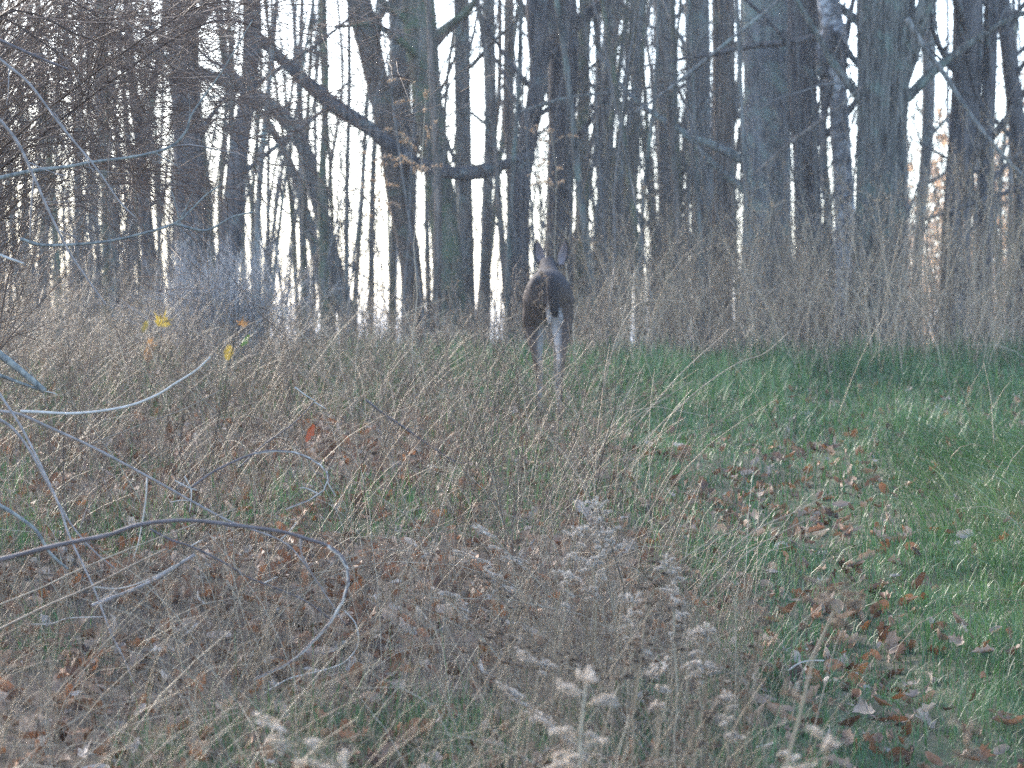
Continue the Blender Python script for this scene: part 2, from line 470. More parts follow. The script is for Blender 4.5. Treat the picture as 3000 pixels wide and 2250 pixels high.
def trunk_mesh(P, R, sides, K, rough=.06, furrow=0.0, seed=1, vis_top=8.0):
    pr = catmull(np.column_stack([P, R]), 400)
    z = pr[:, 2]                                   # more rings where the camera can see
    wgt = np.where(z < vis_top, 1.0, .12); c = np.cumsum(wgt); c = (c - c[0]) / (c[-1] - c[0])
    pr = np.stack([np.interp(np.linspace(0, 1, K), c, pr[:, k]) for k in range(4)], -1)
    C, r = pr[:, :3], np.maximum(pr[:, 3], .006)
    t = nrm(np.gradient(C, axis=0)); u = nrm(np.array([1., .05, 0]) - (t[:, :1] * 1) * t); v = np.cross(t, u)
    a = np.arange(sides) * 2 * np.pi / sides
    ca, sa = np.cos(a), np.sin(a)
    zz = np.broadcast_to(C[:, 2:3], (K, sides))
    nz = fbm(ca[None] * 1.6 + seed * 3.1, sa[None] * 1.6, zz * 1.1, seed, 3) - .5
    n2 = fbm(ca[None] * 6 + seed, sa[None] * 6, zz * 2.2, seed + 5, 3) - .5
    fl = np.exp(-(zz - C[0, 2]) / .28) * .35 * (np.cos(a * 4 + seed)[None] + .2)
    fu = 0
    if furrow:
        k = max(9, sides // 5) + (sides // 5) % 2
        wob = 2.4 * (fbm(ca[None] * 1.2, sa[None] * 1.2, zz * 1.7, seed + 9, 3) - .5)
        fu = furrow * (np.abs(np.sin(a[None] * k / 2 + wob * 3)) - .6)
    rr = r[:, None] * (1 + rough * 3 * nz + rough * 1.6 * n2 + fl * .6 + fu)
    V = C[:, None] + rr[..., None] * (ca[None, :, None] * u[:, None] + sa[None, :, None] * v[:, None])
    k_, a_ = np.meshgrid(np.arange(K - 1), np.arange(sides), indexing='ij')
    an = (a_ + 1) % sides
    Q = np.stack([k_ * sides + a_, k_ * sides + an, (k_ + 1) * sides + an, (k_ + 1) * sides + a_], -1).reshape(-1, 4)
    m = MB(); m.add(V, Q, None, .5, 0)
    return m, C, r

def in_view_top(d):
    return CAM_Z + d * (HOR + 120) / F_PX

def make_tree(name, cat, label, d, pts, mat, limbs=5, twigs=4, twigmat='twig', furrow=0.0, sides=None, top=None, group=None,
              rough=.06, limb_len=2.2, seed=None, lo=None):
    seed = seed if seed is not None else int(abs(pts[0][0]) * 7 + d * 13) % 997
    top = top or RNG.uniform(10, 16)
    P, R = trunk_path(pts, d, top)
    big = R.max() > .09
    sides = sides or (26 if big else 10)
    tm, C, r = trunk_mesh(P, R, sides, 64 if sides > 8 else 26, rough, furrow, seed)
    base = C[0].copy()
    base[2] = float(ground(base[0], base[1]))
    root = thing(name, label, cat, base, group)
    for part in (tm,): part.V = [v - base for v in part.V]
    tm.obj('trunk', M[mat], root)
    # limbs: half of them where the photograph shows them, the others in the crown above
    vt = in_view_top(d)
    zs = (C[:, 2] - C[0, 2]) / (C[-1, 2] - C[0, 2])
    f_hi = np.clip((vt - C[0, 2]) / (C[-1, 2] - C[0, 2]), .1, .95)
    nv = limbs; nc = 2
    PP, RR = C[None], r[None]
    ki = np.interp([.12 if lo is None else lo, f_hi], zs, np.linspace(0, 1, len(C)))
    L1, b1 = grow(PP, nv, ki[0], ki[1], limb_len, 55, 9, -.25, .10, .1, RR, .34)
    L2, b2 = grow(PP, nc, ki[1], .93, limb_len * 1.5, 45, 9, -.5, .08, .2, RR, .45)
    b1 = np.clip(b1, .006, .05); b2 = np.clip(b2, .01, .09)
    for LL, bb in ((L1, b1), (L2, b2)):
        for k in range(len(LL)):
            q = MB(); q.tube(LL[k] - base, taper(bb[k:k + 1], 9, .2), 6)
            q.obj('limb', M['bark_dark' if mat == 'birch' else mat], root)
    tw = MB()
    if twigs:
        R1 = taper(b1, 9, .2)
        A, ba = grow(L1, twigs, .15, 1, limb_len * .38, 45, 7, -.1, .13, .05, R1, .5)
        ba = np.clip(ba, .003, .012)
        B, bb = grow(A, twigs, .1, 1, limb_len * .17, 42, 4, 0, .16, .03, taper(ba, 7), .6)
        bb = np.clip(bb, .0024, .006)
        tw.tube(A - base, taper(ba, 7), 3); tw.tube(B - base, taper(bb, 4), 3)
        U, bu = grow(L2, 2, .2, 1, 1.1, 40, 4, 0, .12, .1, taper(b2, 9, .2), .4)
        tw.tube(U - base, taper(np.clip(bu, .003, .02), 4), 3)
        # small shoots straight off the trunk
        D_, bd = grow(PP, int(nv * 2.5), ki[0], ki[1], .75, 58, 6, -.1, .14, .15, RR, .1)
        bd = np.clip(bd, .002, .005)
        tw.tube(D_ - base, taper(bd, 6), 3)
        E, be = grow(D_, 3, .2, 1, .26, 40, 4, 0, .15, .05, taper(bd, 6), .6)
        tw.tube(E - base, taper(np.clip(be, .0016, .004), 4), 3)
        tw.obj('twigs', M[twigmat], root, kind='stuff')
    return root, C, r, base

TREES = [
 # label, distance, [(column, row, width in photo px)], material, limbs, furrow
 ('slender pale lichened tree standing behind the brown brush at the left edge', 27, [(300, 0, 42), (300, 300, 40), (318, 600, 42), (330, 900, 46)], 'bark_lichen', 5, 0),
 ('thin dark crooked trunk just left of the thick mossy trunk', 26, [(375, 0, 28), (385, 200, 30), (410, 420, 34), (432, 700, 42), (448, 880, 48)], 'bark_dark', 4, 0),
 ('thick mossy dark trunk behind the pale lilac shrub', 25, [(532, 0, 86), (545, 300, 84), (560, 600, 92), (568, 870, 104)], 'bark_dark', 5, .035),
 ('brown trunk leaning to the left beside the thick mossy trunk', 24.5, [(742, 0, 48), (730, 250, 50), (695, 480, 54), (682, 640, 62), (660, 860, 72)], 'bark_dark', 4, 0),
 ('purplish brown trunk bending left at the top, where the fallen limb ends', 26, [(1050, 0, 74), (1085, 150, 72), (1135, 380, 64), (1165, 580, 62), (1195, 720, 60), (1215, 930, 64)], 'bark_brown', 5, .02),
 ('grey trunk left of the wide white gap in the trees', 27, [(1160, 0, 44), (1165, 150, 46), (1170, 400, 48), (1185, 650, 44), (1205, 930, 46)], 'bark_grey', 3, 0),
 ('stout grey brown trunk standing in front of the middle of the arched limb', 25.5, [(1225, 0, 96), (1245, 220, 88), (1275, 460, 80), (1300, 640, 82), (1320, 920, 92)], 'bark_moss', 4, .03),
 ('straight slim grey trunk between two white gaps left of the deer', 27.5, [(1352, 0, 46), (1355, 300, 48), (1362, 600, 44), (1370, 920, 48)], 'bark_grey', 4, 0),
 ('narrow grey trunk whose foot ends behind the weeds, second left of the deer', 28.5, [(1432, 0, 36), (1436, 350, 34), (1425, 650, 32), (1420, 930, 36)], 'bark_grey', 4, 0),
 ('thin straight trunk that meets the right end of the arched limb', 29, [(1492, 0, 28), (1490, 300, 34), (1505, 560, 42), (1500, 920, 46)], 'bark_brown', 4, 0),
 ('dark trunk directly above the left ear of the deer', 26, [(1572, 0, 66), (1578, 220, 56), (1545, 420, 54), (1522, 600, 58), (1510, 930, 66)], 'bark_dark', 5, .02),
 ('broad dark trunk behind the right ear of the deer', 27, [(1640, 0, 92), (1650, 200, 86), (1640, 500, 76), (1640, 930, 84)], 'bark_dark', 5, .03),
 ('slim green grey trunk right of the deer, first of the dense stand', 28, [(1712, 0, 34), (1708, 400, 38), (1702, 900, 44)], 'bark_moss', 5, 0),
 ('slim blue grey trunk in the dense stand with sky dots on its left side', 30, [(1790, 0, 42), (1778, 400, 42), (1768, 900, 46)], 'bark_grey', 5, 0),
 ('leaning slim trunk in the middle of the dense stand', 29, [(1880, 0, 30), (1858, 400, 34), (1832, 900, 38)], 'bark_moss', 5, 0),
 ('grey trunk of medium girth at the right side of the dense stand', 30, [(1945, 0, 52), (1950, 400, 50), (1955, 900, 54)], 'bark_grey', 5, .02),
 ('straight blue grey trunk left of the brown twin trunk', 27, [(2042, 0, 72), (2045, 300, 66), (2062, 600, 66), (2070, 930, 72)], 'bark_grey', 4, .02),
 ('brown trunk close beside the straight blue grey trunk', 26.5, [(2118, 0, 66), (2122, 300, 62), (2118, 650, 64), (2112, 930, 70)], 'bark_brown', 4, .02),
 ('wide pale tree with blue green lichen patches on its smooth bark', 25, [(2245, 0, 138), (2248, 300, 134), (2245, 600, 138), (2248, 930, 156)], 'bark_lichen', 4, .008),
 ('dark purple grey trunk between the lichened tree and the birch', 24.5, [(2352, 0, 88), (2350, 250, 84), (2362, 500, 76), (2378, 930, 92)], 'bark_dark', 4, .03),
 ('slim dark trunk at the right of the sunlit gap', 24, [(2905, 0, 40), (2895, 300, 42), (2888, 600, 44), (2885, 930, 50)], 'bark_dark', 5, 0),
 ('stout dark blue grey trunk right of the huge furrowed tree', 24, [(2835, 0, 86), (2828, 300, 84), (2805, 600, 82), (2795, 930, 92)], 'bark_dark', 5, .035),
 ('leaning dark trunk at the right edge of the picture', 24.5, [(2935, 0, 44), (2965, 250, 48), (2992, 500, 52), (3010, 930, 60)], 'bark_dark', 5, 0),
 ('grey trunk with a greenish tinge half hidden right of the huge furrowed tree', 30, [(2722, 0, 40), (2716, 400, 36), (2690, 700, 30), (2684, 930, 34)], 'bark_grey', 5, 0),
]
for lab, d, pts, mat, limbs, fu in TREES:
    make_tree('bare_tree', 'tree', lab, d, pts, mat, limbs, 4, furrow=fu, limb_len=1.6, group='bare trees along the edge of the wood')

# the huge furrowed tree with its fork
root, C, r, base = make_tree('furrowed_tree', 'tree', 'huge dark furrowed trunk that forks at the top right of the picture', 23.5,
    [(2600, -60, 165), (2592, 120, 158), (2584, 350, 142), (2580, 600, 140), (2575, 800, 150), (2572, 930, 165)], 'bark_furrow', 4, 5, furrow=.13, sides=150, rough=.05)
fk = np.array([W(2628, 260, 23.5), W(2668, 150, 23.4), (W(2700, 40, 23.3)), W(2742, -90, 23.2), W(2800, -420, 23.0), W(2830, -900, 23)])
q = MB(); pth = catmull(fk, 20); q.tube(pth - base, np.interp(np.linspace(0, 1, 20), [0, .3, 1], [60, 50, 26]) * 23.5 / F_PX / 2 * 1.0, 14)
q.obj('limb', M['bark_furrow'], root)

# the gnarled birch
root, C, r, base = make_tree('birch_tree', 'tree', 'gnarled white birch with a black burl, between two dark trunks', 24,
    [(2425, 0, 66), (2440, 90, 84), (2436, 170, 92), (2450, 260, 60), (2462, 420, 58), (2474, 600, 60), (2478, 760, 66), (2480, 930, 74)], 'birch', 3, 4, rough=.09)
q = MB()
for k, (px, py, rr) in enumerate([(2412, 172, .07), (2446, 150, .10), (2458, 182, .07), (2408, 205, .055), (2434, 118, .085)]):
    ph, th = np.meshgrid(np.linspace(.02, np.pi - .02, 11), np.arange(16) * 2 * np.pi / 16, indexing='ij')
    s3 = np.stack([np.sin(ph) * np.cos(th), np.sin(ph) * np.sin(th), np.cos(ph) * 1.25], -1)
    rad = rr * (1 + .5 * (fbm(s3[..., 0] * 3 + k, s3[..., 1] * 3, s3[..., 2] * 3, 77, 3) - .5))
    V = W(px, py, 23.93) - base + s3 * rad[..., None]
    k_, a_ = np.meshgrid(np.arange(10), np.arange(16), indexing='ij'); an = (a_ + 1) % 16
    q.add(V, np.stack([k_ * 16 + a_, (k_ + 1) * 16 + a_, (k_ + 1) * 16 + an, k_ * 16 + an], -1).reshape(-1, 4))
q.obj('burl', M['bark_dark'], root)
q = MB(); fk = np.array([W(2440, 200, 23.95), W(2415, 330, 23.9), W(2408, 480, 23.9), W(2425, 640, 23.9)])
q.tube(catmull(fk, 14) - base, np.linspace(26, 12, 14) * 24 / F_PX / 2, 10); q.obj('limb', M['bark_dark'], root)

# curving lichened tree that leans in from the left, and the arched fallen limb
def bent(name, cat, label, pts, d, mat, sides=14, rough=.08, n=46, twigs=26, tl=.8, twigmat='twig', group=None, ground_end=False):
    P = np.array([W(p[0], p[1], p[3] if len(p) > 3 else d) for p in pts])
    R = np.array([p[2] * (p[3] if len(p) > 3 else d) / F_PX / 2 for p in pts])
    if ground_end:
        e = P[-1].copy(); e[2] = float(ground(e[0], e[1])) - .08; e[0] += (P[-1, 0] - P[-2, 0]) * .6
        P = np.vstack([P, e]); R = np.append(R, R[-1] * 1.15)
    pr = catmull(np.column_stack([P, R]), n)
    i0 = int(np.argmin(pr[:, 2])); base = pr[i0, :3].copy()
    root = thing(name, label, cat, base, group)
    C, r = pr[:, :3], pr[:, 3]
    wob = 1 + rough * 2 * (fbm(np.arange(n) * .45, 3.3, seed=len(label), o=2) - .5)
    q = MB(); q.tube(C - base, (r * wob)[None], sides, cap=True); q.obj('stem' if cat != 'tree' else 'trunk', M[mat], root)
    if twigs:
        tw = MB()
        A, ba = grow(C[None], twigs, .05, 1, tl, 50, 7, -.1, .14, .05, r[None], .18)
        ba = np.clip(ba, .002, .008)
        B, bb = grow(A, 4, .1, 1, tl * .4, 42, 5, 0, .16, .03, taper(ba, 7), .6)
        tw.tube(A - base, taper(ba, 7), 3); tw.tube(B - base, taper(np.clip(bb, .0015, .004), 5), 3)
        tw.obj('twigs', M[twigmat], root, kind='stuff')
    return root, C, r, base

bent('leaning_tree', 'tree', 'curved lichened tree leaning over to the upper left behind the leaning brown trunk',
     [(250, 60, 26), (430, 150, 30), (560, 205, 34), (690, 250, 40), (790, 310, 44), (875, 400, 46), (920, 540, 46), (965, 720, 48), (1010, 900, 52)], 26.5, 'bark_grey', ground_end=True, twigs=34, tl=1.0)
bent('fallen_limb', 'branch', 'thick dark limb sagging in an arch across the bright gap left of the deer',
     [(740, 90, 26), (800, 150, 34), (880, 225, 40), (980, 310, 46), (1080, 375, 44), (1180, 455, 42), (1260, 490, 42), (1340, 508, 46), (1420, 500, 42), (1500, 475, 34), (1560, 455, 24)],
     24.9, 'bark_dark', rough=.22, twigs=30, tl=.9)
bent('leaning_tree', 'tree', 'thin bare trunk leaning left in the bright gap under the arched limb', [(770, 330, 22), (850, 480, 26), (900, 640, 30), (935, 780, 34), (960, 930, 38)], 28, 'bark_grey', ground_end=True, twigs=24)
bent('hanging_branch', 'branch', 'long thin branch slanting down to the right edge from the fork of the huge tree',
     [(2655, 55, 20), (2700, 130, 18), (2770, 225, 17), (2830, 320, 15), (2890, 400, 14), (2960, 480, 12), (3080, 590, 8)], 22.8, 'bark_grey', 8, twigs=14, tl=.6)
bent('hanging_branch', 'branch', 'dark low branch reaching right from behind the foot of the huge tree',
     [(2640, 700, 8), (2700, 650, 10), (2780, 620, 11), (2870, 590, 12), (2960, 560, 12), (3080, 520, 14)], 23.2, 'bark_dark', 8, twigs=14, tl=.5)
bent('hanging_branch', 'branch', 'thin yellowish branch rising to the right in front of the lichened tree',
     [(2220, 500, 7), (2300, 430, 10), (2380, 370, 9), (2450, 320, 7), (2530, 250, 5)], 22.5, 'bark_brown', 8, twigs=12, tl=.5)
bent('hanging_branch', 'branch', 'thin branch crossing low in front of the two slim trunks left of the lichened tree',
     [(1860, 330, 6), (1960, 260, 8), (2060, 180, 9), (2160, 100, 9), (2260, 20, 10), (2380, -80, 10)], 23, 'bark_grey', 8, twigs=12, tl=.5)
bent('hanging_branch', 'branch', 'thin nearly level branch above the deer from the dark trunk to the right',
     [(1520, 330, 9), (1650, 290, 9), (1800, 270, 8), (1950, 250, 8), (2050, 215, 6)], 25, 'bark_grey', 8, twigs=14, tl=.6)

# slim saplings, told apart only by the stretch of wood they stand in
ZONES = [  # columns, count, distance, label
 (0, 480, 14, 'slim bare sapling behind the brown brush at the left edge'),
 (600, 1000, 24, 'slim bare sapling in the bright wood between the leaning brown trunk and the arched limb'),
 (1000, 1520, 17, 'slim bare sapling in the wood left of the deer, below and beside the arched limb'),
 (1660, 2180, 44, 'slim grey green sapling in the dense stand right of the deer'),
 (2300, 2500, 5, 'slim bare sapling near the foot of the birch'),
 (2800, 3000, 11, 'slim bare sapling in the sunlit wood right of the huge furrowed tree'),
]
MARKS = [(0, 'the left edge'), (315, 'the lichened tree'), (420, 'the thin crooked trunk'), (553, 'the thick mossy trunk'), (697, 'the leaning brown trunk'),
         (870, 'the curved lichened tree'), (1140, 'the purplish bent trunk'), (1270, 'the stout middle trunk'), (1360, 'the straight slim trunk'), (1432, 'the narrow grey trunk'),
         (1545, 'the deer'), (1640, 'the broad dark trunk'), (1705, 'the first slim trunk'), (1778, 'the blue grey slim trunk'), (1858, 'the leaning slim trunk'),
         (1950, 'the medium grey trunk'), (2050, 'the blue grey twin'), (2120, 'the brown twin'), (2245, 'the wide lichened tree'), (2362, 'the purple grey trunk'), (2462, 'the birch'),
         (2584, 'the huge furrowed tree'), (2728, 'the half hidden trunk'), (2815, 'the stout dark trunk'), (2888, 'the slim dark trunk'), (3000, 'the right edge')]
for x0, x1, n, lab in ZONES:
    xs = np.linspace(x0, x1, n + 2)[1:-1] + RNG.normal(0, (x1 - x0) / n * .35, n)
    for k in range(n):
        d = RNG.uniform(23.5, 38)
        lean = RNG.normal(0, 50); wd = RNG.uniform(8, 22) * 26 / d
        pts = [(xs[k] + lean, -40, wd * .75), (xs[k] + lean * .5 + RNG.normal(0, 9), 260, wd * .85), (xs[k] + RNG.normal(0, 8), 560, wd), (xs[k] - lean * .3, 900, wd * 1.15)]
        b_ = int(RNG.integers(4))
        i = max(j for j in range(len(MARKS) - 1) if MARKS[j][0] <= max(0, xs[k] - 1))
        ll = '%s %s sapling %s between %s and %s' % ('hairline' if wd < 11 else 'thin' if wd < 15 else 'stouter', ['grey', 'mossy', 'brown', 'ridged'][b_],
             'upright' if abs(lean) < 25 else 'slanting left' if lean < 0 else 'slanting right', MARKS[i][1], MARKS[i + 1][1])
        make_tree('sapling', 'sapling', ll, d, pts, ['bark_grey', 'bark_moss', 'bark_brown', 'bark_furrow'][b_],
                  3, 3, group='slim bare saplings in the wood', limb_len=1.0, sides=8, top=RNG.uniform(6, 9), rough=.05)

# the wood behind, an uncountable mass of poles and twigs
mb = MB()
n = 330
d = RNG.uniform(34, 75, n); px = RNG.uniform(-500, 3500, n)
keep = RNG.random(n) < np.interp(px, [-500, 500, 700, 950, 1150, 1500, 1650, 2150, 2250, 2500, 2700, 3500], [1, .9, .45, .22, .16, .16, .6, .6, .3, .3, .45, .8])
d, px = d[keep], px[keep]; n = len(d)
x = d * (px - 1500) / F_PX; z0 = ground(x, d)
K = 9
P = np.zeros((n, K, 3)); h = RNG.uniform(7, 13, n); ln = RNG.normal(0, .05, (n, 2))
f = np.linspace(0, 1, K)
P[..., 0] = x[:, None] + ln[:, :1] * h[:, None] * f + np.cumsum(RNG.normal(0, .05, (n, K)), 1)
P[..., 1] = d[:, None] + ln[:, 1:] * h[:, None] * f
P[..., 2] = z0[:, None] - .1 + h[:, None] * f
R0 = RNG.uniform(.015, .02, n) + .06 * RNG.random(n) ** 2.5
R = R0[:, None] * np.linspace(1.1, .35, K)
mb.tube(P, R, 6)
A, ba = grow(P, 11, .05, .7, 1.7, 50, 6, -.2, .14, .1, R, .25); ba = np.clip(ba, .004, .014)
mb.tube(A, taper(ba, 6), 3)
B, bb = grow(A, 3, .1, 1, .6, 42, 4, 0, .16, .05, taper(ba, 6), .6)
mb.tube(B, taper(np.clip(bb, .003, .006), 4), 3)
mb.obj('far_wood', M['twig'], label='far off bare poles and twigs filling the gaps between the trunks', cat='woods', kind='stuff')

# the understorey: fine twigs between the trunks
mb = MB()
n = 900
px = RNG.uniform(-200, 3200, n); dd = RNG.uniform(22.5, 34, n)
keep = RNG.random(n) < np.interp(px, [-200, 400, 650, 850, 1500, 1650, 2200, 2600, 3200], [.9, .8, .45, .30, .26, 1, .9, .7, .7]) * (1 - .85 * (np.abs(px - 2715) < 65))
px, dd = px[keep], dd[keep]; n = len(px)
x = dd * (px - 1500) / F_PX
K = 8; h = RNG.uniform(1.2, 4.6, n)
P = np.zeros((n, K, 3)); f = np.linspace(0, 1, K)
ln = RNG.normal(0, .16, (n, 2))
P[..., 0] = x[:, None] + ln[:, :1] * h[:, None] * f ** 1.5 + np.cumsum(RNG.normal(0, .02, (n, K)), 1)
P[..., 1] = dd[:, None] + ln[:, 1:] * h[:, None] * f ** 1.5
P[..., 2] = ground(x, dd)[:, None] - .05 + h[:, None] * f
R = RNG.uniform(.004, .012, n)[:, None] * np.linspace(1, .3, K)
mb.tube(P, R, 4)
A, ba = grow(P, 9, .12, 1, .65, 42, 5, 0, .14, .12, R, .5); ba = np.clip(ba, .003, .007)
mb.tube(A, taper(ba, 5), 3)
B, bb = grow(A, 3, .1, 1, .28, 42, 3, 0, .16, .05, taper(ba, 5), .6)
mb.tube(B, taper(np.clip(bb, .0024, .004), 3), 3)
mb.obj('undergrowth_twigs', M['twig'], label='fine bare twigs of the undergrowth between the trunks', cat='undergrowth', kind='stuff')

# warm sunlight put into the colour of russet foliage far behind on the right
mb = MB()
n = 14000
px = RNG.uniform(2050, 3400, n); d = RNG.uniform(90, 150, n)
hgt = 2.2 + 5.6 * sstep(2300, 2650, px) * fbm(px * .006, d * .05, seed=61, o=3) * 1.5
z = -1.0 + RNG.random(n) ** .8 * hgt * 1.5
c = np.stack([d * (px - 1500) / F_PX, d, z], -1)
sz = RNG.uniform(.06, .16, n)
v1 = nrm(RNG.normal(size=(n, 3))); v2 = nrm(np.cross(v1, RNG.normal(size=(n, 3))))
V = c[:, None] + sz[:, None, None] * np.stack([v1 + v2, -v1 + v2 * .8, -v1 - v2, v1 * .9 - v2], 1)
mb.add(V, np.arange(n * 4).reshape(-1, 4), None, np.repeat(RNG.random(n), 4), 0)
M['sunglow'] = strand('sunglow_foliage', [(.55, .32, .16), (.70, .46, .26), (.78, .60, .42)], .7, .1, .5)
mb.obj('sunglow_foliage', M['sunglow'], label='russet foliage, its warm light painted in, far behind the trunks on the right', cat='foliage', kind='stuff')

# ------------------------------------------------------------------ brush at the upper left
base = np.array([-2.3, 10.6, float(ground(-2.3, 10.6))])
root = thing('brushy_shrub', 'large brown thicket shrub with arching twigs filling the upper left corner', 'shrub', base)
mains = []
for k in range(46):
    a0 = RNG.uniform(0, 1)
    st = base + np.array([RNG.normal(0, .18), RNG.normal(0, .3), 0])
    ex, ey = RNG.uniform(-150, 620) , RNG.uniform(-350, 420)
    if k % 3 == 0: ex, ey = RNG.uniform(-300, 250), RNG.uniform(-200, 750)
    dd = RNG.uniform(9.6, 12.2)
    e = W(ex, ey, dd)
    m1 = st * .5 + e * .5 + np.array([-.18, 0, .28 + RNG.normal(0, .1)])
    tip = e + np.array([.35, 0, .12 - .3 * RNG.random()])
    mains.append(catmull([st, st * .75 + e * .25 + [-.12, 0, .2], m1, e, tip], 22))
mains = np.array(mains)
mr = RNG.uniform(.006, .011, len(mains))
for k in range(len(mains)):
    q = MB(); q.tube(mains[k] - base, taper(mr[k:k + 1], 22, .25), 6); q.obj('branch', M['brush'], root)
tw = MB()
R1 = taper(mr, 22, .25)
A, ba = grow(mains, 17, .18, 1, .85, 32, 9, .05, .075, .06, R1, .5); ba = np.clip(ba, .0022, .0042)
tw.tube(A - base, taper(ba, 9, .4), 3)
B, bb = grow(A, 8, .1, 1, .38, 34, 5, .03, .10, .05, taper(ba, 9), .6)
tw.tube(B - base, taper(np.clip(bb, .0016, .0026), 5, .5), 3)
tw.obj('twigs', M['brush'], root, kind='stuff')

# single pale branches in and below the brush
def cane(name, cat, label, pts, w0, w1, d, mat, d1=None, twigs=0, tl=.12, forks=(), group=None, n=None, sides=7, parts='twig'):
    d1 = d1 or d
    P = np.array([W(p[0], p[1], d + (d1 - d) * i / (len(pts) - 1)) for i, p in enumerate(pts)])
    n = n or max(14, 6 * len(pts))
    C = catmull(P, n); base = C[int(np.argmin(C[:, 2]))].copy()
    R = np.linspace(w0, w1, n) * d / F_PX / 2 * .82
    knob = 1 + .18 * (fbm(np.arange(n) * .7, 1.7, seed=len(label) * 3, o=2) - .5) * 2
    root = thing(name, label, cat, base, group)
    q = MB(); q.tube(C - base, (R * knob)[None], sides, cap=True, rnd=RNG.random()); q.obj('stem', M[mat], root)
    for f in forks:
        FP = catmull([W(p[0], p[1], d) for p in f[0]], 10)
        FP[:, 1] = np.interp(np.linspace(0, 1, 10), [0, 1], [C[np.argmin(np.linalg.norm(C[:, [0, 2]] - FP[0, [0, 2]], axis=1)), 1]] * 2)
        q = MB(); q.tube(FP - base, np.linspace(f[1], f[1] * .5, 10)[None] * d / F_PX / 2, 6, cap=True); q.obj(parts, M[f[2] if len(f) > 2 else mat], root)
    if twigs:
        A, ba = grow(C[None], twigs, .1, 1, tl, 45, 5, 0, .12, .04, R[None], .4)
        for k in range(len(A)):
            q = MB(); q.tube(A[k] - base, taper(np.clip(ba[k:k + 1], .0012, .003), 5, .5), 5); q.obj(parts, M[mat], root)
    return root

cane('bare_branch', 'branch', 'dark branch with a pale tip in the top left corner', [(-60, 95), (0, 118), (70, 150), (140, 180), (200, 203)], 13, 8, 9, 'canedark', twigs=3)
cane('bare_branch', 'branch', 'long straight grey branch slanting down to the right across the upper left brush', [(-40, 140), (20, 190), (90, 250), (180, 370), (280, 490), (350, 590), (400, 640)], 12, 5, 9.2, 'cane', twigs=5)
cane('bare_branch', 'branch', 'grey branch falling steeply to the right near the left edge above the lilac shrub', [(-20, 330), (45, 407), (90, 497), (150, 633), (208, 746), (265, 830), (312, 895)], 14, 5, 9.1, 'cane', twigs=5, forks=(([(100, 520), (92, 600), (88, 710)], 6),))
cane('bare_branch', 'branch', 'blue grey branch that runs level and then bends up sharply through the brush', [(-40, 535), (0, 522), (90, 502), (203, 488), (271, 475), (407, 457), (500, 430), (545, 385), (560, 340), (600, 280), (655, 203), (740, 60)], 17, 4, 9.6, 'lichenbranch', twigs=6,
     forks=(([(500, 430), (560, 425), (640, 440), (700, 452)], 6, 'cane'), ([(271, 475), (220, 420), (160, 330)], 5, 'cane')))
cane('bare_branch', 'branch', 'pale lichened branch sweeping right and forking in front of the mossy trunk', [(60, 700), (135, 719), (294, 710), (407, 687), (511, 655), (560, 615), (600, 575), (650, 540)], 13, 5, 9.8, 'lichenbranch',
     forks=(([(511, 655), (590, 676), (630, 665), (680, 636), (740, 622)], 9), ([(525, 645), (515, 600), (503, 560)], 5), ([(530, 640), (550, 600), (565, 565)], 5)))
cane('bare_branch', 'branch', 'short broken pale twig end poking in at the left edge', [(-30, 735), (20, 755), (70, 772)], 12, 7, 8.8, 'canepale')

cane('fallen_branch', 'branch', 'thick grey lichened branch end lying over the litter at the left edge', [(-40, 1010), (0, 1039), (59, 1085), (131, 1146)], 30, 22, 9.6, 'lichenbranch', sides=10, forks=(([(-30, 1090), (0, 1100), (60, 1122), (128, 1146)], 14), ([(128, 1146), (150, 1150), (168, 1156)], 5, 'canepale')))
cane('arching_cane', 'cane', 'long brown cane running diagonally from the left edge and hooking downwards', [(-60, 1195), (0, 1205), (60, 1215), (150, 1255), (270, 1310), (430, 1395), (600, 1490), (690, 1535), (820, 1583), (882, 1640), (963, 1758), (1010, 1830)], 13, 4, 8.0, 'cane', forks=(([(430, 1400), (426, 1470), (405, 1590), (388, 1640)], 5, 'canepale'), ([(820, 1583), (845, 1560), (868, 1530)], 4, 'canepale')))
cane('arching_cane', 'cane', 'thick dark cane arching over from the left edge and curling back in a pale hook', [(-60, 1655), (0, 1640), (181, 1595), (317, 1568), (407, 1538), (543, 1525), (701, 1541), (827, 1559), (904, 1581), (960, 1600), (1003, 1636), (1020, 1690), (1008, 1750), (965, 1825), (905, 1890), (850, 1940), (745, 1990)], 19, 7, 7.2, 'canedark',
     forks=(([(880, 1575), (882, 1620), (895, 1650), (925, 1700), (960, 1740)], 6, 'cane'), ([(960, 1600), (1003, 1636), (1021, 1690), (1008, 1752), (965, 1828), (905, 1893), (850, 1943), (745, 1993)], 11, 'canepale')))
cane('arching_cane', 'cane', 'pale arched cane with a frayed tip above the diagonal brown cane', [(60, 1205), (104, 1207), (226, 1211), (362, 1193), (452, 1161), (511, 1125), (574, 1085), (616, 1046)], 12, 6, 8.6, 'canepale', forks=(([(560, 1092), (590, 1072), (618, 1040)], 5, 'canetan'),))
cane('straight_stalk', 'stalk', 'straight tan stalk slanting up to the right at the left edge', [(-40, 1862), (0, 1843), (136, 1776), (271, 1717), (384, 1658), (490, 1607)], 11, 6, 7.7, 'canetan')
cane('straight_stalk', 'stalk', 'thin greenish stalk running above the straight tan stalk', [(-40, 1787), (0, 1771), (113, 1726), (226, 1672), (400, 1600), (560, 1540), (690, 1490)], 7, 4, 7.9, 'canetan')
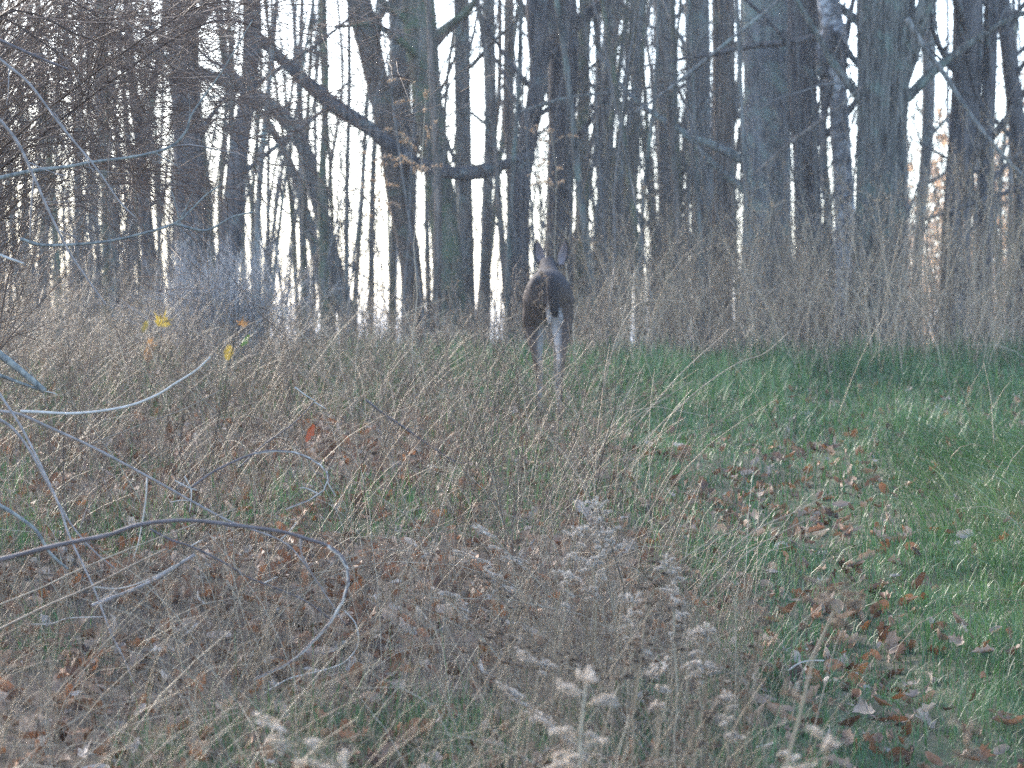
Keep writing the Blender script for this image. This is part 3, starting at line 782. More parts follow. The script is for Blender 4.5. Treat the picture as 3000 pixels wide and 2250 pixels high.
cane('bare_twig', 'twig', 'dark purple twig slanting down right below the thick dark cane', [(438, 1550), (497, 1581), (565, 1604), (656, 1649), (723, 1690), (814, 1726), (904, 1767), (975, 1822)], 9, 5, 8.0, 'canedark', forks=(([(560, 1600), (590, 1582)], 5, 'canepale'), ([(775, 1708), (812, 1690)], 5, 'canepale')))
cane('arching_cane', 'cane', 'forked grey cane falling steeply across the diagonal cane at the far left', [(-30, 1120), (0, 1157), (59, 1247), (113, 1351), (172, 1480), (203, 1572), (271, 1717), (325, 1857), (362, 1930), (395, 2010)], 10, 5, 7.9, 'cane')
cane('arching_cane', 'cane', 'second steep grey cane just right of the forked one at the far left', [(-30, 1215), (30, 1250), (80, 1310), (130, 1400), (185, 1500), (225, 1560), (280, 1620), (335, 1665)], 12, 5, 8.2, 'cane', forks=(([(232, 1555), (250, 1500), (262, 1470)], 4),))
cane('arching_cane', 'cane', 'small dark cane curling round into a pale forked tip left of centre', [(560, 1428), (633, 1378), (746, 1329), (836, 1322), (904, 1342), (949, 1374), (960, 1406), (931, 1451), (836, 1491)], 9, 4, 8.6, 'canedark',
     forks=(([(746, 1329), (836, 1321), (904, 1341), (950, 1374), (961, 1406), (932, 1452), (836, 1493)], 7, 'canepale'), ([(933, 1448), (900, 1432), (877, 1429)], 5, 'canepale'), ([(957, 1410), (972, 1435), (984, 1455)], 4, 'canepale')))
cane('bare_twig', 'twig', 'dark twig with a pale forked tip standing right of the lilac shrub', [(700, 1370), (769, 1306), (860, 1240), (921, 1177)], 6, 4, 10, 'canedark', forks=(([(863, 1134), (895, 1158), (924, 1175)], 5, 'canepale'), ([(921, 1178), (955, 1198)], 4, 'canepale')))
cane('bare_twig', 'twig', 'thin tan twig crossing under the pale arched cane', [(253, 1306), (407, 1247), (543, 1197), (646, 1143)], 5, 4, 9.2, 'canetan')
cane('bare_twig', 'twig', 'small pale forked twig left of the curled dark cane', [(512, 1408), (545, 1425), (575, 1436)], 5, 4, 8.6, 'canepale', forks=(([(560, 1432), (560, 1460), (555, 1500)], 4), ([(540, 1395), (550, 1415), (560, 1432)], 4), ([(500, 1472), (530, 1466), (558, 1468)], 4)))
cane('fallen_branch', 'branch', 'mossy lichened branch slanting down behind the thick dark cane at the left', [(-30, 1465), (0, 1482), (45, 1509), (104, 1554), (136, 1608), (165, 1640), (199, 1668)], 18, 9, 8.3, 'lichenbranch', sides=9)
cane('bare_twig', 'twig', 'white curved twig below the straight tan stalk', [(272, 1720), (350, 1724), (430, 1700), (515, 1655)], 5, 4, 7.9, 'canepale')
cane('bare_twig', 'twig', 'white bent twig lying on leaves at lower left', [(90, 1830), (150, 1828), (200, 1812), (300, 1808)], 6, 5, 8.4, 'canepale')
cane('bare_twig', 'twig', 'pale twig curving up to the right beneath the hooked cane tip', [(770, 2035), (800, 2015), (845, 1990), (890, 1978), (960, 1960), (1010, 1940), (1048, 1890), (1042, 1830), (1010, 1790)], 7, 4, 7.9, 'canepale')
cane('bare_twig', 'twig', 'dark long twig lying on the litter left of the deer', [(1070, 1170), (1120, 1210), (1165, 1240), (1250, 1300), (1320, 1345), (1370, 1360)], 9, 5, 12.2, 'canedark', twigs=4)
cane('bare_twig', 'twig', 'white crooked twig beside the grassy track', [(2310, 1965), (2340, 1945), (2370, 1937), (2415, 1936)], 6, 5, 8.0, 'canepale')
cane('grass_stalk', 'stalk', 'long pale stalk arching to the right in the bottom left corner', [(150, 2330), (217, 2250), (290, 2185), (362, 2133), (497, 2092), (600, 2078), (700, 2074)], 5, 3, 6.6, 'canetan')
cane('grass_stalk', 'stalk', 'long pale stalk arching right below its twin in the bottom left corner', [(330, 2330), (400, 2250), (500, 2170), (600, 2115), (700, 2088)], 5, 3, 6.7, 'canetan')
cane('bare_twig', 'twig', 'mossy log end lying among the leaves below the straight tan stalk', [(270, 1775), (330, 1752), (420, 1715), (500, 1670), (570, 1625)], 17, 12, 8.5, 'cane', sides=9)

# pale lilac grey shrub
bx, bd = 23.0 * (650 - 1500) / F_PX * 0.86, 19.6
base = np.array([19.6 * (670 - 1500) / F_PX, 19.6, 0.]); base[2] = float(ground(base[0], base[1]))
root = thing('pale_shrub', 'pale lilac grey bushy weed clump with fine stalks below the thick mossy trunk', 'shrub', base)
n = 150; K = 7
a = RNG.random(n) * 6.28; sp = RNG.random(n) ** .6
P = np.zeros((n, K, 3)); f = np.linspace(0, 1, K); h = RNG.uniform(.5, 1.12, n) * (1 - .35 * sp)
P[..., 0] = (RNG.normal(0, .17, n) + 0)[:, None] + (np.cos(a) * sp * .55)[:, None] * f ** 1.3
P[..., 1] = RNG.normal(0, .12, n)[:, None] + (np.sin(a) * sp * .3)[:, None] * f ** 1.3
P[..., 2] = h[:, None] * f
R = np.full((n, K), .0042) * np.linspace(1, .5, K)
q = MB(); q.tube(P, R, 3); q.obj('stems', M['palebush'], root, kind='stuff')
A, ba = grow(P, 9, .3, 1, .20, 42, 5, 0, .14, .1, R, .7)
B, bb = grow(A, 3, .2, 1, .08, 42, 3, 0, .15, .05, taper(ba, 5), .8)
q = MB(); q.tube(A, taper(ba, 5), 3); q.tube(B, taper(bb, 3), 3); q.obj('twigs', M['palebush'], root, kind='stuff')

# ------------------------------------------------------------------ leaf shapes
def leaf_shape(kind, rs, low=False):
    if kind == 'maple':
        A = [0, 14, 24, 38, 52, 66, 80, 90]; Rr = [.25, .55, .42, .92, .45, .62, .5, 1.0]
        pts = []
        for s in (1, -1):
            seq = list(zip(A, Rr))
            if s == -1: seq = seq[::-1][1:]
            for aa, rr in seq:
                t = math.radians(aa * 1.0 - 0)
                pts.append((s * math.cos(t) * rr * .62, math.sin(t) * rr * .62 - .1 + .05 * rs.normal()))
        pts = [(x, y) for x, y in pts]
    elif kind == 'oak':
        ys = np.linspace(-.55, .62, 9); ws = np.array([.05, .12, .24, .13, .33, .17, .30, .14, .10])
        pts = [(wq * (1 + .2 * rs.normal()), yq) for yq, wq in zip(ys, ws)] + [(-wq * (1 + .2 * rs.normal()), yq) for yq, wq in list(zip(ys, ws))[::-1]]
    else:
        t = np.linspace(-np.pi / 2, 1.5 * np.pi, 13)[:-1]
        pts = [(.3 * math.cos(q) * (1 + .08 * rs.normal()), .52 * math.sin(q)) for q in t]
    o = np.array(pts)
    z = lambda p: curl[0] * p[:, 0] ** 2 * 2.2 + curl[1] * p[:, 1] ** 2 * 1.6 + .12 * np.sin(p[:, 0] * 9 + curl[2] * 9) * curl[3] + .25 * np.abs(p[:, 0])
    curl = rs.uniform(-.3, .7, 4)
    inner = o * .5
    P = np.vstack([[[0, 0]], inner, o])
    V = np.column_stack([P, z(P)])
    n = len(o)
    if low:
        m = MB(); V = np.column_stack([np.vstack([[[0, 0]], o]), z(np.vstack([[[0, 0]], o]))]); V[0, 2] -= .06
        m.add(V, None, [(0, 1 + i, 1 + (i + 1) % n) for i in range(n)], .5, 0)
        return m
    T = [(0, 1 + i, 1 + (i + 1) % n) for i in range(n)]
    Q = [(1 + i, 1 + n + i, 1 + n + (i + 1) % n, 1 + (i + 1) % n) for i in range(n)]
    m = MB(); m.add(V, Q, T, .5, 0)
    return m
rs = np.random.default_rng(4)
LEAVES = [leaf_shape(k, rs) for k in ('maple', 'oak', 'maple', 'oval', 'oak', 'maple', 'oak', 'maple')]
LLOW = [leaf_shape(k, rs, True) for k in ('maple', 'oak', 'oval', 'oak', 'maple', 'oval', 'oval', 'oak')]
LMESH = [m.mesh('fallen_leaf', M['leaf']) for m in LEAVES]

def rotm(az, tx, ty, s):
    n = len(az); ca, sa = np.cos(az), np.sin(az)
    Z = np.zeros((n, 3, 3)); Z[:, 0, 0] = ca; Z[:, 0, 1] = -sa; Z[:, 1, 0] = sa; Z[:, 1, 1] = ca; Z[:, 2, 2] = 1
    X = np.zeros((n, 3, 3)); X[:, 0, 0] = 1; X[:, 1, 1] = np.cos(tx); X[:, 1, 2] = -np.sin(tx); X[:, 2, 1] = np.sin(tx); X[:, 2, 2] = np.cos(tx)
    Y = np.zeros((n, 3, 3)); Y[:, 1, 1] = 1; Y[:, 0, 0] = np.cos(ty); Y[:, 0, 2] = np.sin(ty); Y[:, 2, 0] = -np.sin(ty); Y[:, 2, 2] = np.cos(ty)
    return np.einsum('nij,njk,nkl->nil', X, Y, Z) * s[:, None, None]

def spots(n, y0, y1, dens, marg=.35):
    """random places in the wedge of ground the camera sees, thinned by dens(x, y)"""
    y = np.sqrt(RNG.uniform(y0 ** 2, y1 ** 2, n))
    x = RNG.uniform(-1, 1, n) * (y * 1500 / F_PX + marg)
    k = RNG.random(n) < dens(x, y)
    return x[k], y[k]

def litter_density(x, y):
    tr = x - x_left(y)
    rut = np.exp(-((x - x_rut(y)) / .32) ** 2)
    on = np.where(tr > 0, .13 + .5 * rut * sstep(18, 14, y) + .5 * np.exp(-((tr - .05) / .28) ** 2) * sstep(17, 15, y), .8)
    return np.clip(on * (.35 + 1.1 * fbm(x * 1.5, y * 1.5, seed=41, o=2)), 0, 1)

# the nearest and largest leaves, one by one
x, y = spots(700, 7.0, 14, litter_density, .1)
k = np.argsort(y - 2.2 * (x > x_left(y)))[:300]; x, y = x[k], y[k]
n = len(x)
z = ground(x, y) + RNG.uniform(.008, .035, n)
for k in range(n):
    o = link('fallen_leaf', LMESH[int(RNG.integers(len(LMESH)))], GROUND)
    s = RNG.uniform(.034, .068)
    o.location = (x[k], y[k], z[k]); o.scale = (s, s, s)
    o.rotation_euler = (RNG.normal(.05, .26), RNG.normal(0, .26), RNG.uniform(0, 6.28))
    if RNG.random() < .15: o.rotation_euler[0] += 3.1
mb = MB()
x, y = spots(26000, 6.0, 23, litter_density)
pick = RNG.integers(len(LEAVES), size=len(x))
for i, m in enumerate(LLOW):
    s_ = pick == i; xx, yy = x[s_], y[s_]; n = len(xx)
    mb.copies(m.pack(), rotm(RNG.uniform(0, 6.28, n), RNG.normal(.1, .6, n), RNG.normal(0, .6, n), RNG.uniform(.03, .085, n)),
              np.stack([xx, yy, ground(xx, yy) + RNG.uniform(.0, .045, n)], -1), squash=.0)
mb.obj('leaf_litter', M['leafs'], GROUND, kind='stuff')

# ------------------------------------------------------------------ green grass
def blades(n, y0, y1, dens, h0, h1, wd, lean, mat_rnd=None, K=4, leandir=None, curl=1.6, clump=0.0):
    x, y = spots(n, y0, y1, dens)
    n = len(x)
    h = RNG.uniform(h0, h1, n) * (.3 + 1.4 * fbm(x * 3.2, y * 3.2, seed=51, o=2))
    a = RNG.uniform(0, 6.28, n)
    lx = np.cos(a) * lean * RNG.random(n); ly = np.sin(a) * lean * RNG.random(n)
    if leandir is not None:
        lx = lx * .5 + leandir[0] * RNG.uniform(.5, 1.3, n); ly = ly * .5 + leandir[1] * RNG.uniform(.5, 1.3, n)
    f = np.linspace(0, 1, K)
    P = np.zeros((n, K, 3))
    P[..., 0] = x[:, None] + (lx * h)[:, None] * f ** curl
    P[..., 1] = y[:, None] + (ly * h)[:, None] * f ** curl
    drop = np.clip(np.hypot(lx, ly), 0, 1.1)
    P[..., 2] = (ground(x, y) - .01)[:, None] + h[:, None] * (f - .45 * drop[:, None] * f ** 2.2)
    Wd = (wd * RNG.uniform(.6, 1.2, n))[:, None] * np.array([1, .85, .6, .12][:K] if K == 4 else np.linspace(1, .15, K))
    Wd = Wd * np.clip(y / 9.0, .9, 2.2)[:, None]
    aa = np.arctan2(ly, lx) + np.pi / 2
    side = np.stack([np.cos(aa), np.sin(aa), 0 * aa], -1) + RNG.normal(0, .35, (n, 3)) * [1, 1, 0]
    rn = np.clip(.9 * fbm(x * 2.5, y * 2.5, seed=57, o=3) + .55 * RNG.random(n) - .22, 0, 1) if mat_rnd is None else mat_rnd(x, y, n)
    return P, Wd, side, rn
def on_track(x, y): return sstep(-.1, .15, x - x_left(y)) * sstep(21.5, 20.5, y)
mb = MB()
g1 = lambda x, y: np.where(on_track(x, y) > .5, np.clip(1.05 - .62 * np.exp(-((x - x_rut(y)) / .28) ** 2) * sstep(16.5, 13, y), .12, 1) * (.45 + fbm(x * 2, y * 2, seed=71, o=2)), greenness(x, y) * .75)
P, Wd, sd, rn = blades(95000, 6.3, 21.5, g1, .045, .12, .0055, 1.0, K=3)
mb.ribbon(P, Wd, sd, rn)
P, Wd, sd, rn = blades(75000, 6.0, 11.5, g1, .035, .085, .0045, 1.1, K=3)
mb.ribbon(P, Wd, sd, rn)
verge = lambda x, y: sstep(.35, .75, x - x_rut(y)) * sstep(16.0, 13.5, y) * (.45 + .65 * fbm(x * 2.5, y * 2, seed=141, o=2))
P, Wd, sd, rn = blades(30000, 6.3, 15.5, verge, .12, .28, .0048, .5, leandir=(-.85, -.35), K=5, curl=1.4)
mb.ribbon(P, Wd, sd, rn)
tall = lambda x, y: sstep(14.5, 16.5, y) * sstep(.55, .62, fbm(x * 1.5, y * 1.5, seed=81, o=2) + .25 * sstep(17, 19, y)) * sstep(-1.7, -.6, x) + .35 * greenness(x, y) * (x < x_left(y))
P, Wd, sd, rn = blades(42000, 6.5, 21.3, tall, .10, .24, .0044, .8, K=5)
mb.ribbon(P, Wd, sd, rn)
mb.obj('green_grass', M['grass'], label='short green grass on the track and in patches among the weeds', cat='grass', kind='stuff')

mb = MB()
th = lambda x, y: np.where(on_track(x, y) > .5, .28, .9)
P, Wd, sd, rn = blades(42000, 5.8, 23, th, .05, .20, .0034, 1.3, mat_rnd=lambda x, y, n: RNG.random(n), K=3)
mb.ribbon(P, Wd, sd, rn)
mb.obj('dry_thatch', M['litter_grass'], label='matted dry grass between the fallen leaves', cat='dry grass', kind='stuff')

# ------------------------------------------------------------------ tall dry stalks
def stalks(x, y, h, lean, r0, K=6, leanx=0.0, sg=.16):
    n = len(x); f = np.linspace(0, 1, K)
    lx = RNG.normal(leanx, sg, n); ly = RNG.normal(0, sg, n)
    P = np.zeros((n, K, 3))
    P[..., 0] = x[:, None] + (lx * h)[:, None] * f ** 1.5 + np.cumsum(RNG.normal(0, .004, (n, K)), 1)
    P[..., 1] = y[:, None] + (ly * h)[:, None] * f ** 1.5
    b_ = RNG.random((n, 1)) ** 3 * 1.1
    P[..., 0] += (np.sign(lx) * h)[:, None] * b_ * f ** 3 * .5
    P[..., 2] = ground(x, y)[:, None] - .02 + h[:, None] * (f * (1 - .12 * (lx ** 2 + ly ** 2)[:, None]) - .5 * b_ * f ** 3)
    R = (r0 * RNG.uniform(.6, 1.3, n))[:, None] * np.linspace(1, .45, K) * np.clip(y / 9, .8, 2)[:, None]
    return P, R
mb = MB()
dl = lambda x, y: np.where(x < x_left(y) + .05, .75 - .5 * sstep(14, 16, y) * sstep(-.8, -.2, x), .012) * (.3 + fbm(x * 2, y * 2, seed=91, o=2)) * np.interp(y, [5, 9, 12, 15], [1, .8, .7, .8])
x, y = spots(9500, 5.0, 19.5, dl)
P, R = stalks(x, y, RNG.uniform(.25, .75, len(x)) * np.interp(y, [5, 9, 12, 19], [.75, .8, .85, 1]), .2, .0016, leanx=.10, sg=.42)
mb.tube(P, R, 3)
mb.obj('dry_stalks', M['dry'], label='thin tan grass stalks standing through the leaf litter', cat='dry grass', kind='stuff')

# ------------------------------------------------------------------ weeds gone to seed
def weed(kind, h, rs, fine=False, lite=False, big=1.0):
    """a dried stem with its branches (material 0) and seed tufts (material 1)"""
    global RNG
    keepR = RNG; RNG = rs
    st, tf = MB(), MB()
    K = 5 if lite else 8; f = np.linspace(0, 1, K)
    P = np.zeros((1, K, 3)); P[0, :, 2] = h * f
    P[0, :, 0] = np.cumsum(rs.normal(0, .012 * h, K)) + .10 * h * rs.normal() * f ** 2
    P[0, :, 1] = np.cumsum(rs.normal(0, .012 * h, K))
    R = np.linspace(.0034, .0018, K)[None]
    st.tube(P, R, 4 if fine else 3)
    if kind == 'plume': A, ba = grow(P, 13 if fine else 9, .74, 1, (.09 if fine else .13) * h * big, 52, 6 if fine else 4, 1.3 if fine else .9, .05, .15, R, .5)
    elif kind == 'spray': A, ba = grow(P, 6 if lite else 9, .35, 1, .32 * h, 34, 4 if lite else 5, -.2, .07, .15, R, .6)
    elif kind == 'twiggy': A, ba = grow(P, 6 if lite else 8, .25, .95, .30 * h, 40, 4, -.2, .08, .1, R, .6)
    elif kind == 'umbel': A, ba = grow(P, 12, .96, 1, .09, 40, 4, -.3, .05, .3, R, .6)
    ba = np.clip(ba, .0011, .0018)
    KA = A.shape[1]
    st.tube(A, taper(ba, KA, .6), 3)
    if kind in ('spray', 'twiggy'):
        KB = 4 if fine else 3
        B, bb = grow(A, 2 if lite else 3, .25, 1, .11 * h, 38, KB, -.1, .08, .1, taper(ba, KA), .8)
        st.tube(B, taper(np.clip(bb, .0010, .0014), KB, .7), 3)
        C_ = B
    else: C_ = A
    nt = {'plume': 10 if fine else 4, 'spray': 1 if lite else 2 if not fine else 3, 'twiggy': 1, 'umbel': 2}[kind]
    n0 = len(C_); KC = C_.shape[1]
    idx = np.repeat(np.arange(n0), nt); t = rs.uniform(.25 if kind == 'plume' else .7, 1, len(idx)) * (KC - 1.001)
    i = t.astype(int); ff = (t - i)[:, None]
    c = C_[idx, i] * (1 - ff) + C_[idx, i + 1] * ff
    if kind == 'plume':
        c = np.vstack([c, P[0, -1] + rs.normal(0, .008, (12, 3))])
        c = c + [0, 0, .004]
    nf = 12 if fine else 4
    sz = (.008 if kind != 'umbel' else .006) * (1 if fine else 1.25) * big
    cc = np.repeat(c, nf, 0); dv = nrm(rs.normal(size=cc.shape) + [0, 0, .35])
    L = sz * rs.uniform(.6, 1.3, (len(cc), 1))
    sd = nrm(np.cross(dv, rs.normal(size=cc.shape))) * (.0012 * big if fine else .0024)
    V = np.stack([cc - sd, cc + sd, cc + dv * L], 1)
    tf.add(V, None, np.arange(len(cc) * 3).reshape(-1, 3), np.repeat(rs.random(len(c)), nf * 3), .5, 1)
    RNG = keepR
    return st, tf

def merged(st, tf):
    m = MB()
    for q in (st, tf):
        V, Q, T, qm, tm, R, L = q.pack()
        m.V.append(V); m.R.append(R); m.L.append(L)
        if len(Q): m.Q.append(Q + m.n); m.qm.append(qm)
        if len(T): m.T.append(T + m.n); m.tm.append(tm)
        m.n += len(V)
    return m

def weed_mass(name, label, kinds, x, y, hs, mats, lean=.12, leanx=0.0, lite=False, seed=0):
    mb = MB()
    rs = np.random.default_rng(seed)
    protos = [merged(*weed(k, 1.0 if k != 'umbel' else .6, rs, lite=lite)).pack() for k in kinds]
    pick = RNG.integers(len(protos), size=len(x))
    for i, pk in enumerate(protos):
        s_ = pick == i; xx, yy, hh = x[s_], y[s_], hs[s_]; n = len(xx)
        if not n: continue
        Mx = rotm(RNG.uniform(0, 6.28, n), RNG.normal(0, lean, n), RNG.normal(leanx, lean, n), hh)
        mb.copies(pk, Mx, np.stack([xx, yy, ground(xx, yy) - .02], -1))
    return mb.obj(name, mats, label=label, cat='dried weeds', kind='stuff')

# tall brown stand along the crest and on the right
def stand(x, y):
    px = 1500 + x / y * F_PX
    a = np.interp(px, [-200, 350, 700, 1000, 1350, 1500, 1700, 1800, 3200], [.75, .5, .35, .4, .4, .4, .6, .85, .85])
    return a * sstep(19.0, 21.0, y + .8 * fbm(x, y, seed=101, o=2) + np.where(px < 1400, 3.0, 0) * 1.0)
def stand_h(px): return np.interp(px, [0, 500, 750, 1300, 1500, 1800, 2200, 3000], [.75, .65, .42, .42, .55, .9, 1.15, 1.15])
x, y = spots(2900, 16.5, 26, stand)
px = 1500 + x / y * F_PX
hs = RNG.uniform(.35, 1.1, len(x)) * stand_h(px) * (.4 + 1.2 * fbm(x * 1.2, y * 1.2, seed=131, o=3))
weed_mass('weed_stand', 'tall brown dried weeds standing in a dense band along the edge of the wood', ['spray', 'twiggy', 'spray', 'plume', 'twiggy'], x, y, hs, [M['standstem'], M['standtuft']], .28, lite=True, seed=3)
mb = MB()
x, y = spots(4600, 19, 26.5, stand)
P, R = stalks(x, y, RNG.uniform(.3, 1.15, len(x)) * stand_h(1500 + x / y * F_PX) * (.35 + 1.2 * fbm(x * 1.2, y * 1.2, seed=131, o=3)), .2, .0012, sg=.34)
mb.tube(P, R, 3)
mb.obj('dry_stalks', M['standstem'], label='straight tan stalks of the tall weed band along the wood', cat='dry grass', kind='stuff')

# weeds over the left half and middle
def leftw(x, y):
    px = 1500 + x / y * F_PX
    a = np.interp(px, [-200, 300, 1000, 1400, 1750, 1900, 2400], [.8, .75, .7, .75, .6, .30, .0])
    a = a * (1 - .72 * sstep(13.5, 15.5, y) * sstep(1150, 1350, px))
    return a * (.35 + fbm(x * 1.4, y * 1.4, seed=111, o=2)) * (x < x_left(y) + .1)
x, y = spots(2000, 5.2, 18.5, leftw)
hs = RNG.uniform(.3, .62, len(x)) * np.interp(y, [5, 9, 13, 18], [.75, .65, .85, .8])
weed_mass('dried_weeds', 'brown dried weeds tangled over the leaf litter on the left', ['spray', 'twiggy', 'twiggy', 'spray', 'spray'], x, y, hs, [M['dark_stem'], M['tuft']], .22, .05, seed=5)
x, y = spots(900, 8.5, 17.5, lambda x, y: leftw(x, y) * .5)
weed_mass('dried_weeds', 'dark upright weed stalks standing between the leaf litter and the deer', ['twiggy', 'spray', 'twiggy'], x, y, RNG.uniform(.5, .85, len(x)), [M['dark_stem'], M['tuft']], .16, .12, seed=6)

# the pale plants at the bottom middle
def palew(x, y):
    px = 1500 + x / y * F_PX
    return np.interp(px, [1300, 1550, 2050, 2250, 2330], [0, .9, 1, .4, 0])
x, y = spots(1100, 5.2, 9.0, lambda x, y: np.interp(1500 + x / y * F_PX, [-300, 1200, 1600, 2150, 2300], [.2, .22, .7, .7, 0]))
weed_mass('pale_weeds', 'pale seeded goldenrod stalks crowding the bottom middle', ['spray', 'plume', 'spray', 'twiggy'], x, y, RNG.uniform(.2, .44, len(x)), [M['dry'], M['tuft']], .12, .03, seed=8)
x, y = spots(5200, 5.0, 9.2, lambda x, y: np.interp(1500 + x / y * F_PX, [-300, 1200, 1600, 2150, 2300], [.2, .22, .75, .75, 0]) * np.interp(y, [5, 8, 9.2], [1, .8, .2]))
mb = MB(); P, R = stalks(x, y, RNG.uniform(.2, .55, len(x)), .2, .0013, sg=.26); mb.tube(P, R, 3)
mb.obj('dry_stalks', M['dry'], label='pale tan stalks crowding the bottom edge around the goldenrod', cat='dry grass', kind='stuff')

# ------------------------------------------------------------------ single plants
def plant(name, cat, label, hx, hy, h, kind, fl, seed, wide=1.0, stem='dry', group=None, heads=1, leanx=0.0, dfix=None, big=1.0):
    """a plant whose head stands at the photograph's (hx, hy) when it is h metres tall"""
    d = dfix or (CAM_Z - h) / ((hy - HOR) / F_PX + SLOPE)
    bxp = d * (hx - 1500) / F_PX - leanx * h
    base = np.array([bxp, d, float(ground(bxp, d)) - .01])
    root = thing(name, label, cat, base, group)
    rs = np.random.default_rng(seed)
    for k in range(heads):
        st, tf = weed(kind, h * (1 - .12 * k), rs, fine=True, big=big)
        for m in (st, tf):
            for i, V in enumerate(m.V):
                V = V * [wide, wide, 1]
                off = np.array([rs.normal(0, .01), rs.normal(0, .01), 0]) if k else 0
                V = V + off
                V[:, 0] += (leanx + (rs.normal(0, .0)) + (.09 * (-1) ** k * (k + 1) // 2 if k else 0)) * np.maximum(V[:, 2], 0) ** 1.3 / max(h, .1) ** .3
                m.V[i] = V
        st.obj('stem', M[stem], root); tf.qm = []; tf.tm = [np.zeros_like(t) for t in tf.tm]
        tf.obj('seed_head', M[fl], root)
    return root
GR = 'goldenrod plants gone to seed in the foreground'
PL = [
 ('goldenrod with a curled white seed head nearest the right side of the dark cane litter', 1600, 1600, .50, 'fluff'),
 ('white seeded goldenrod leaning right, tallest of the upper middle group', 1690, 1620, .48, 'fluff'),
 ('pair of rounded white goldenrod heads above the middle group', 1790, 1525, .52, 'fluff'),
 ('white goldenrod head at the top right of the middle group', 1850, 1530, .52, 'fluff'),
 ('goldenrod with a broad pale head beside the track edge', 1925, 1650, .50, 'fluff'),
 ('tan grey goldenrod below the pair of rounded white heads', 1800, 1670, .46, 'tuft'),
 ('goldenrod with an arched plume just left of the track, low in the middle', 2010, 1850, .46, 'fluff'),
 ('goldenrod with a dense white plume left of the white crooked twig', 2060, 1840, .47, 'fluff'),
 ('small goldenrod with a greyish head at centre bottom', 1760, 1780, .45, 'fluff'),
 ('tan goldenrod standing between the two lowest white plumes', 1860, 1790, .48, 'tuft'),
 ('brownish goldenrod behind the blurred lowest plume', 1700, 1900, .46, 'tuft'),
 ('short goldenrod with grey head right of the bottom middle stalks', 2120, 2000, .42, 'fluff'),
 ('short white goldenrod at the bottom edge left of the track', 2310, 2190, .40, 'fluff'),
 ('small pale goldenrod sprig just below the leftmost curled seed head', 1620, 1730, .42, 'fluff'),
 ('thin goldenrod with a loose grey head between the middle group and the track', 1950, 1740, .44, 'fluff'),
 ('small goldenrod behind the arched plume left of the track', 1985, 1780, .45, 'tuft'),
 ('slender goldenrod with a beige tip at the centre of the middle group', 1740, 1690, .44, 'fluff'),
 ('low beige goldenrod among pale stalks near the bottom middle', 1930, 1960, .40, 'fluff'),
 ('low grey goldenrod right of the blurred large white heads', 2000, 2050, .40, 'tuft'),
 ('grey goldenrod standing alone nearer the track above the blurred plume', 2140, 1790, .48, 'tuft'),
]
for i, (lab, hx, hy, h, fl) in enumerate(PL):
    hx += 35
    plant('goldenrod', 'weed', lab, hx, hy, h, 'plume', fl, 100 + i, 1.0, group=GR, heads=1 + i % 2, leanx=RNG.normal(.05, .06))
plant('goldenrod', 'weed', 'blurred close goldenrod with large white fluffy heads at bottom centre', 1790, 2060, .62, 'plume', 'fluff', 141, 1.3, group=GR, heads=4, leanx=.10)
plant('goldenrod', 'weed', 'blurred close goldenrod plume leaning flat to the right over the track', 2330, 1745, .80, 'plume', 'tuft', 142, 1.2, group=GR, heads=1, leanx=.12)
plant('goldenrod', 'weed', 'blurred pale plume rising from the bottom edge near the track', 2540, 2190, .62, 'plume', 'fluff', 143, 1.1, group=GR, heads=2, leanx=.2)
plant('goldenrod', 'weed', 'blurred brown plume at the bottom edge on the grassy track', 2720, 2110, .62, 'plume', 'tuft', 144, .9, group=GR, heads=1, leanx=.0)
plant('goldenrod', 'weed', 'blurred tan plume close to the camera at the bottom left edge', 20, 1960, .62, 'plume', 'tuft', 145, 1.3, group=GR, heads=2, leanx=-.05)
plant('tall_goldenrod', 'weed', 'tall tan plumed weed against the stout trunk left of the deer', 1245, 225, 1.75, 'plume', 'tanhead', 151, .8, dfix=14.5, big=1.8)
plant('tall_goldenrod', 'weed', 'tall tan plumed weed standing just above and behind the deer', 1632, 440, 1.62, 'plume', 'tanhead', 152, .8, dfix=18.3, leanx=-.01, big=1.9)
plant('tall_goldenrod', 'weed', 'tall tan plumed weed right of the arched limb, level with it', 1130, 470, 1.42, 'plume', 'tanhead', 153, .8, dfix=16, big=1.8)
plant('seeded_weed', 'weed', 'tan seeded weed directly in front of the rump of the deer', 1600, 795, .86, 'plume', 'tuft', 154, .6, dfix=15.2, big=1.2)
plant('seeded_weed', 'weed', 'spreading dark weed fanning out right of the deer', 1800, 900, .85, 'twiggy', 'tuft', 155, .8, stem='dark_stem', dfix=14.4, leanx=.35, heads=3)
plant('seeded_weed', 'weed', 'spreading brown weed fanning out left of the legs of the deer', 1480, 900, .80, 'spray', 'tuft', 156, .8, stem='dark_stem', dfix=14.6, heads=3, leanx=.05)
plant('wild_carrot', 'weed', 'flat topped pale dried umbel in front of the green track edge', 1360, 1265, .30, 'umbel', 'tuft', 157, 1.0)
plant('wild_carrot', 'weed', 'flat grey umbel lying over the litter left of the green patch', 1370, 1355, .24, 'umbel', 'tuft', 158, 1.4)
plant('wild_carrot', 'weed', 'flat white umbel at the far edge of the track right of the deer', 2165, 985, .40, 'umbel', 'fluff', 159, 1.0, dfix=17.5)

